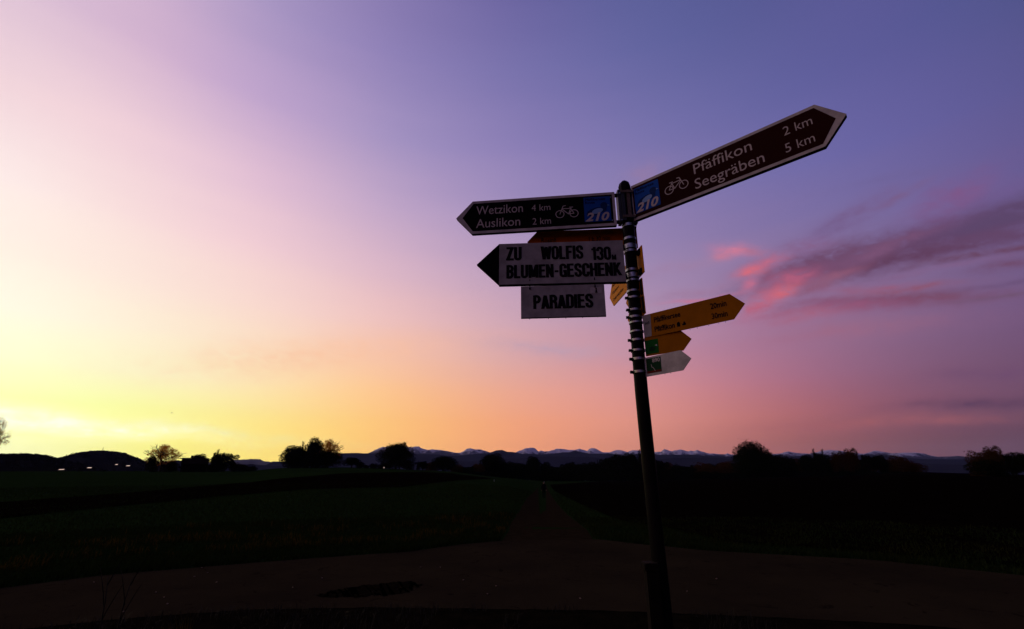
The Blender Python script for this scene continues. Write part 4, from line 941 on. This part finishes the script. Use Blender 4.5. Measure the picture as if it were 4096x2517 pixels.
for xx in (-0.364, -0.045):
    pts = [(xx, -0.007, 0.150), (xx, -0.008, 0.158), (xx, 0.0, 0.168), (xx, 0.002, 0.180), (xx, -0.004, 0.190), (xx, -0.012, 0.197)]
    V, F = tube_np(pts, 0.0022, 6); pyd('hook', V, F, M['edge'], s, smooth=True)
    V, F = tube_np([(xx, -0.004, 0.150), (xx, -0.009, 0.150)], 0.0045, 8); pyd('washer', V, F, M['edge'], s)
drops(s, -0.4, -0.02, 5, z=-0.003)
# --- yellow sign receding away behind the post
s = sign('direction_sign', 354.4, 0.657, 2.10, 2.551, -1, 'yellow sign pointing away from the viewer, its lit face showing left of the post')
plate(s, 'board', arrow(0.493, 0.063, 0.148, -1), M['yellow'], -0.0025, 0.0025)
letters(s, 'Auslikon', -0.495, -0.375, 0.116, 0.019, M['letter'], -0.003, 0.014); letters(s, 'Kempten', -0.495, -0.375, 0.072, 0.019, M['letter'], -0.003, 0.014); letters(s, 'Unterwetzikon', -0.492, -0.305, 0.027, 0.020, M['letter'], -0.003, 0.014)
clamp(s, 2.684, 0.012, lug=15); clamp(s, 2.578, 0.012, lug=15)
for zz in (0.125, 0.018):
    bm = bmesh.new(); box(bm, -0.045, -0.018, -0.012, -0.0026, zz-0.017, zz+0.012); bmo('clamp_block', bm, M['edge'], s)
# --- two short plates stacked below it, almost edge on
for k, (z0, H, lab) in enumerate(((2.428, 0.092, 'upper one of two short plates seen edge-on right of the post'), (2.334, 0.092, 'lower one of two short plates seen edge-on right of the post'))):
    s = sign('direction_sign', 354.4, 0.642+0.001*k, 2.10, z0, -1, lab)
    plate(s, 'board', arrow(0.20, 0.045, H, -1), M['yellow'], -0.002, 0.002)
    bm = bmesh.new(); box(bm, -0.016, -0.001, -0.008, -0.0022, 0.004, H-0.004); bmo('back_rail', bm, M['edge'], s)
    for z in ((2.521, 2.464, 2.429), (2.364, 2.328))[k]: clamp(s, z, 0.010, lug={2.521: 60, 2.464: 40, 2.429: 188, 2.364: 196, 2.328: 184}[z])
# --- yellow sign right
s = sign('direction_sign', 134.1, 0.636, 2.13, 2.217, 1, 'long yellow sign pointing right, Pfäffikersee 20min, Pfäffikon 30min')
plate(s, 'board', arrow(0.413, 0.053, 0.114, 1), M['shaded_yellow'], -0.0025, 0.0025)
plate(s, 'place_field', [(-0.0, 0.003), (0.038, 0.003), (0.042, 0.111), (0.0, 0.111)], M['white_old'], -0.0032, -0.0026)
letters(s, 'Pfäffikersee', 0.057, 0.188, 0.065, 0.026, M['letter'], -0.0034, 0.022); letters(s, 'Pfäffikon', 0.056, 0.156, 0.019, 0.026, M['letter'], -0.0034, 0.022)
letters(s, '20min', 0.326, 0.394, 0.065, 0.026, M['letter'], -0.0034, 0.022); letters(s, '30min', 0.325, 0.392, 0.019, 0.026, M['letter'], -0.0034, 0.022)
letters(s, 'zell', 0.008, 0.033, 0.065, 0.015, M['letter'], -0.0036, 0.014)
for (a, b, kind_) in ((0.164, 0.184, 'train_symbol'), (0.189, 0.210, 'boat_symbol')):
    c = (a+b)/2; w = b-a
    pts = ([(c-w*.36, .020), (c+w*.36, .020), (c+w*.36, .034), (c+w*.22, .042), (c-w*.22, .042), (c-w*.36, .034)] if kind_ == 'train_symbol'
           else [(c-w*.46, .028), (c-w*.30, .021), (c+w*.38, .021), (c+w*.48, .030), (c+w*.28, .030), (c+w*.24, .038), (c-w*.05, .038), (c-w*.10, .029)])
    blob(s, pts, M['letter'], -0.0034, kind_)
drops(s, 0.2, 0.4, 5); clamp(s, 2.254, 0.008, lug=80); clamp(s, 2.300, 0.008, lug=60)
# --- short yellow
s = sign('direction_sign', 129.2, 0.634, 2.13, 2.128, 1, 'short blank yellow sign with green route sticker, directly above the short white one')
plate(s, 'board', arrow(0.177, 0.042, 0.093, 1), M['shaded_yellow'], -0.0018, 0.0018)
p = plate(s, 'route_sticker', [(0.0, 0.008), (0.065, 0.008), (0.066, 0.076), (0.0, 0.075)], M['green'], -0.0026, -0.0019)
blob(p, [(0.048, 0.046), (0.060, 0.040), (0.059, 0.050)], M['silver_letter'], -0.0030, 'triangle_print'); blob(p, ell(0.035, 0.030, 0.016, 0.012), M['dgreen'], -0.0030, 'map_print')
clamp(s, 2.211, 0.010, lug=185); clamp(s, 2.160, 0.010, lug=190)
# --- short white
s = sign('direction_sign', 139.9, 0.624, 2.13, 2.030, 1, 'short white sign at the bottom with dark green sticker numbered 890')
plate(s, 'board', arrow(0.190, 0.044, 0.090, 1), M['white'], -0.0018, 0.0018)
p = plate(s, 'route_sticker', [(0.010, 0.013), (0.087, 0.012), (0.088, 0.081), (0.010, 0.083)], M['dgreen'], -0.0026, -0.0019)
plate(p, 'red_band', [(0.012, 0.014), (0.086, 0.013), (0.086, 0.022), (0.012, 0.023)], M['red'], -0.0031, -0.0027)
letters(p, '890', 0.043, 0.083, 0.060, 0.018, M['silver_letter'], -0.0031, 0.02)
parts = []
for a, b in (((.036, .052), (.038, .040)), ((.038, .040), (.045, .036)), ((.045, .036), (.050, .028)), ((.050, .028), (.054, .020))): ribbon(parts, a, b, 0.0022)
V, F = merge(parts); pyd('route_line_print', [(v[0], -0.0032, v[1]) for v in V], F, M['silver_letter'], p)
drops(s, 0.05, 0.18, 2); clamp(s, 2.118, 0.011, lug=188); clamp(s, 2.056, 0.011, lug=186)

# --- short post beside the signpost
stub = thing('timber_post', (0.622-0.052, 2.12, 0)); tag(stub, 'short square dark post with flat cap standing close left of the signpost', 'post')
bm = bmesh.new(); box(bm, -0.028, 0.024, -0.03, 0.03, -0.3, 1.232); bmesh.ops.bevel(bm, geom=[e for e in bm.edges if abs(e.verts[0].co.z-e.verts[1].co.z) > 0.5], offset=0.006, segments=2, affect='EDGES'); bmo('shaft', bm, M['wood'], stub)
bm = bmesh.new(); box(bm, -0.037, 0.024, -0.036, 0.036, 1.233, 1.262); bmesh.ops.bevel(bm, geom=bm.edges[:], offset=0.004, segments=2, affect='EDGES'); bmo('cap', bm, M['wood'], stub)

# ------------------------------------------------------------------ grass
def blades(P, h, w, bend, r):             # P (n,2): two-segment bent blades
    n = len(P); z = ground(P[:, 0], P[:, 1]); az = r.uniform(0, 6.283, n); dx, dy = np.cos(az), np.sin(az); px_, py_ = -dy, dx
    b = np.stack([P[:, 0], P[:, 1], z], -1); side = np.stack([px_, py_, 0*px_], -1)*(w/2)[:, None]
    mid = b+np.stack([dx*bend*h*0.25, dy*bend*h*0.25, h*0.55], -1); tip = b+np.stack([dx*bend*h, dy*bend*h, h*(1-0.3*bend)], -1)
    V = np.stack([b-side, b+side, mid+side*0.8, mid-side*0.8, tip], 1).reshape(-1, 3); i = np.arange(n)[:, None]*5
    F = np.concatenate([np.concatenate([i, i+1, i+2], 1), np.concatenate([i, i+2, i+3], 1), np.concatenate([i+3, i+2, i+4], 1)]); return V, F
FARa = np.array(FAR)
def far_edge_dist(az): 
    A = np.degrees(np.arctan2(FARa[:, 0], FARa[:, 1])); o = np.argsort(A); return np.interp(az, A[o], np.hypot(*FARa.T)[o])
NEARa = np.array(NEAR)
def near_edge_dist(az):
    A = np.degrees(np.arctan2(NEARa[:, 0], NEARa[:, 1])); o = np.argsort(A); return np.interp(az, A[o], np.hypot(*NEARa.T)[o])
PATHL = np.array([hit(*p) for p in pl]); PATHR = np.array([hit(*p) for p in pr_])
def off_path(X, Y):
    o = np.argsort(PATHL[:, 1]); a = np.interp(Y, PATHL[o, 1], PATHL[o, 0]); o = np.argsort(PATHR[:, 1]); b = np.interp(Y, PATHR[o, 1], PATHR[o, 0])
    return (X < a-0.05) | (X > b+0.05)
def far_grass(n, d0, d1, h0, h1, m, name, label, amin=-58, amax=58, clump=0.0, seed=1):
    r = np.random.default_rng(seed); az = r.uniform(amin, amax, n); dd = r.uniform(0, 1, n)**1.3
    D_ = far_edge_dist(az)+d0+(d1-d0)*dd; X = D_*np.sin(np.radians(az)); Y = D_*np.cos(np.radians(az))
    k = vnoise(X*0.9, Y*0.9, 5)*0.6+vnoise(X*2.7, Y*2.7, 8)*0.4
    ok = off_path(X, Y) & (k > clump); X, Y, k = X[ok], Y[ok], k[ok]; n = len(X)
    h = r.uniform(h0, h1, n)*(0.5+k); V, F = blades(np.stack([X, Y], -1), h, r.uniform(0.008, 0.016, n)*(1+np.hypot(X, Y)/22), r.uniform(0.1, 0.9, n), r)
    tag(link(name, npmesh(name, V, F, 3), m), label, 'grass', kind='stuff')
far_grass(70000, 0.02, 9, 0.04, 0.16, M['grassblade'], 'verge_grass', 'rough dark grass of the verge beyond the road', seed=2)
far_grass(16000, 1.6, 8, 0.05, 0.20, M['strawblade'], 'dry_grass', 'yellowed dry tufts along the verge beyond the road', amax=5, clump=0.60, seed=3)
far_grass(50000, 6, 60, 0.05, 0.14, M['grassblade'], 'meadow_grass', 'short green meadow grass left of the path', amax=10, seed=4)
r = np.random.default_rng(9); n = 15000; az = r.uniform(-62, 62, n); ne = near_edge_dist(az); D_ = 1.2+(ne-0.03-1.2)*np.sqrt(r.uniform(0, 1, n)); X = D_*np.sin(np.radians(az)); Y = D_*np.cos(np.radians(az))
k = vnoise(X*1.5, Y*1.5, 31); ok = (k > 0.3) & ~((X > -0.9) & (Y > 5.4) & (k < 0.75)); X, Y = X[ok], Y[ok]; n = len(X)
V, F = blades(np.stack([X, Y], -1), r.uniform(0.04, 0.15, n), r.uniform(0.004, 0.008, n), r.uniform(0.1, 0.9, n), r)
tag(link('near_grass', npmesh('near_grass', V, F, 3), M['stalk']), 'short grass of the near verge around the signpost', 'grass', kind='stuff')
# tufts at the lower edge
def tuft(px, py, hgt, n, m, name, label, spread=0.12, seed=0, bend=(0.2, 0.9)):
    r = np.random.default_rng(seed); x, y = hit(px, py); o = thing(name, (x, y, gz(x, y))); tag(o, label, 'grass tuft')
    for i in range(n):
        az = r.uniform(0, 6.28); h = hgt*r.uniform(0.5, 1.0); b = r.uniform(*bend); bx0, by0 = r.normal(0, spread*0.3, 2)
        p = []; 
        for t in np.linspace(0, 1, 7): p.append((bx0+math.cos(az)*b*h*t**2*0.8, by0+math.sin(az)*b*h*t**2*0.8, h*(t-0.35*b*t*t)))
        w = r.uniform(0.004, 0.007); V = []; F = []
        for j, q in enumerate(p):
            ww = w*(1-j/6.5); s_ = Vector((-math.sin(az), math.cos(az), 0))*ww/2; lift = Vector((0, 0, ww*0.25))
            V += [Vector(q)-s_, Vector(q)+lift, Vector(q)+s_]
            if j: a = 3*(j-1); F += [(a, a+1, a+4, a+3), (a+1, a+2, a+5, a+4)]
        pyd('blade', V, F, m, o)
tuft(730, 2540, 0.24, 26, M['strawblade'], 'grass_tuft', 'pale arching grass tuft at the bottom edge right of the tall stalks', seed=5)
tuft(640, 2560, 0.20, 20, M['strawblade'], 'grass_tuft', 'lower pale grass tuft at the bottom edge between stalks and arching tuft', seed=6)
tuft(560, 2600, 0.18, 16, M['grassblade'], 'grass_tuft', 'dark grass tuft at the foot of the tall stalks', seed=7)
# tall dark stalks
def stalk(px0, px1, py1, lean, label, seed):
    r = np.random.default_rng(seed); dist = 3.3; a = R(azel(px0, 2500)[0]); x, y, z = ray(px0, 2517); k = dist/math.hypot(x, y); X0, Y0 = x*k, y*k
    z0 = EYE+z*k; x, y, z = ray(px1, py1); k = dist/math.hypot(x, y); X1, Y1, Z1 = x*k, y*k, EYE+z*k
    dx, dy, dz = X1-X0, Y1-Y0, Z1-z0; f = z0/max(dz, 0.05); bx_, by_ = X0-dx*f*0.3, Y0-dy*f*0.3
    o = thing('tall_grass_stalk', (bx_, by_, gz(bx_, by_))); tag(o, label, 'grass stalk')
    pts = [(0, 0, 0), ((X0-bx_)*0.5, (Y0-by_)*0.5, z0*0.5), (X0-bx_, Y0-by_, z0), (X0-bx_+dx*0.5+lean, Y0-by_+dy*0.5, z0+dz*0.5), (X1-bx_, Y1-by_, Z1)]
    V, F = tube_np(pts, [0.004, 0.0036, 0.0032, 0.0026, 0.001], 6); pyd('stem', V, F, M['stalk'], o, smooth=True)
    for t, s_ in ((0.15, 1), (0.45, -1), (0.8, 1)):
        p = Vector(pts[2])+(Vector(pts[4])-Vector(pts[2]))*t; V = []; F = []
        for j in range(7):
            q = p+Vector((s_*0.011*j, 0.0, 0.034*j-0.0012*j*j)); w = 0.009*(1-j/6.4)
            V += [q-Vector((0, 0, w)), q+Vector((0, 0.003, 0)), q+Vector((0, 0, w))]
            if j: b_ = 3*(j-1); F += [(b_, b_+1, b_+4, b_+3), (b_+1, b_+2, b_+5, b_+4)]
        pyd('leaf', V, F, M['stalk'], o)
stalk(400, 433, 2307, 0.004, 'left one of two tall dark stalks rising over the road at lower left', 1)
stalk(470, 533, 2303, -0.006, 'right, more slanted one of two tall dark stalks at lower left', 2)
# fallen leaves and pebbles that catch the light on the road
r = np.random.default_rng(21); Vs = []; 
for i, (lx, ly) in enumerate([(1170,2356),(1682,2274),(1761,2274),(1853,2326),(1950,2383),(1985,2350),(2321,2401),(2750,2372),(2867,2321),(1288,2318),(830,2296),(777,2312),(865,2335),(806,2276),(655,2396),(622,2376),(668,2423),(493,2455),(374,2335)]):
    x, y = hit(lx, ly); o = thing('fallen_leaf', (x, y, 0.014), r.uniform(0, 6.28)); tag(o, 'small pale fallen leaf lying on the dark road', 'leaf', 'fallen leaves scattered on the road')
    V, F = tube_np([(-0.025, 0, 0.004), (-0.012, 0, 0.004), (0.005, 0, 0.006), (0.025, 0, 0.012)], [0.001, 0.011, 0.012, 0.001], 6)
    pyd('blade', [(v[0], v[1], 0.002+v[2]*1.0+abs(v[1])*0.35) for v in V], F, M['leafdry'], o); o.scale = (0.7, 0.7, 0.7)

# ------------------------------------------------------------------ air
def haze():
    bm = bmesh.new(); box(bm, -13500, 13500, -13500, 13500, -30, 760)
    m = bpy.data.materials.new('haze_air'); m.use_nodes = True; t = m.node_tree; t.nodes.clear()
    v = nd(t, 'ShaderNodeVolumePrincipled'); v.inputs['Color'].default_value = (0.42, 0.52, 1.0, 1); v.inputs['Density'].default_value = HAZE
    o = nd(t, 'ShaderNodeOutputMaterial'); t.links.new(v.outputs[0], o.inputs['Volume'])
    ob = bmo('haze', bm, m); tag(ob, 'thin blue evening haze', 'haze', kind='stuff')
haze()
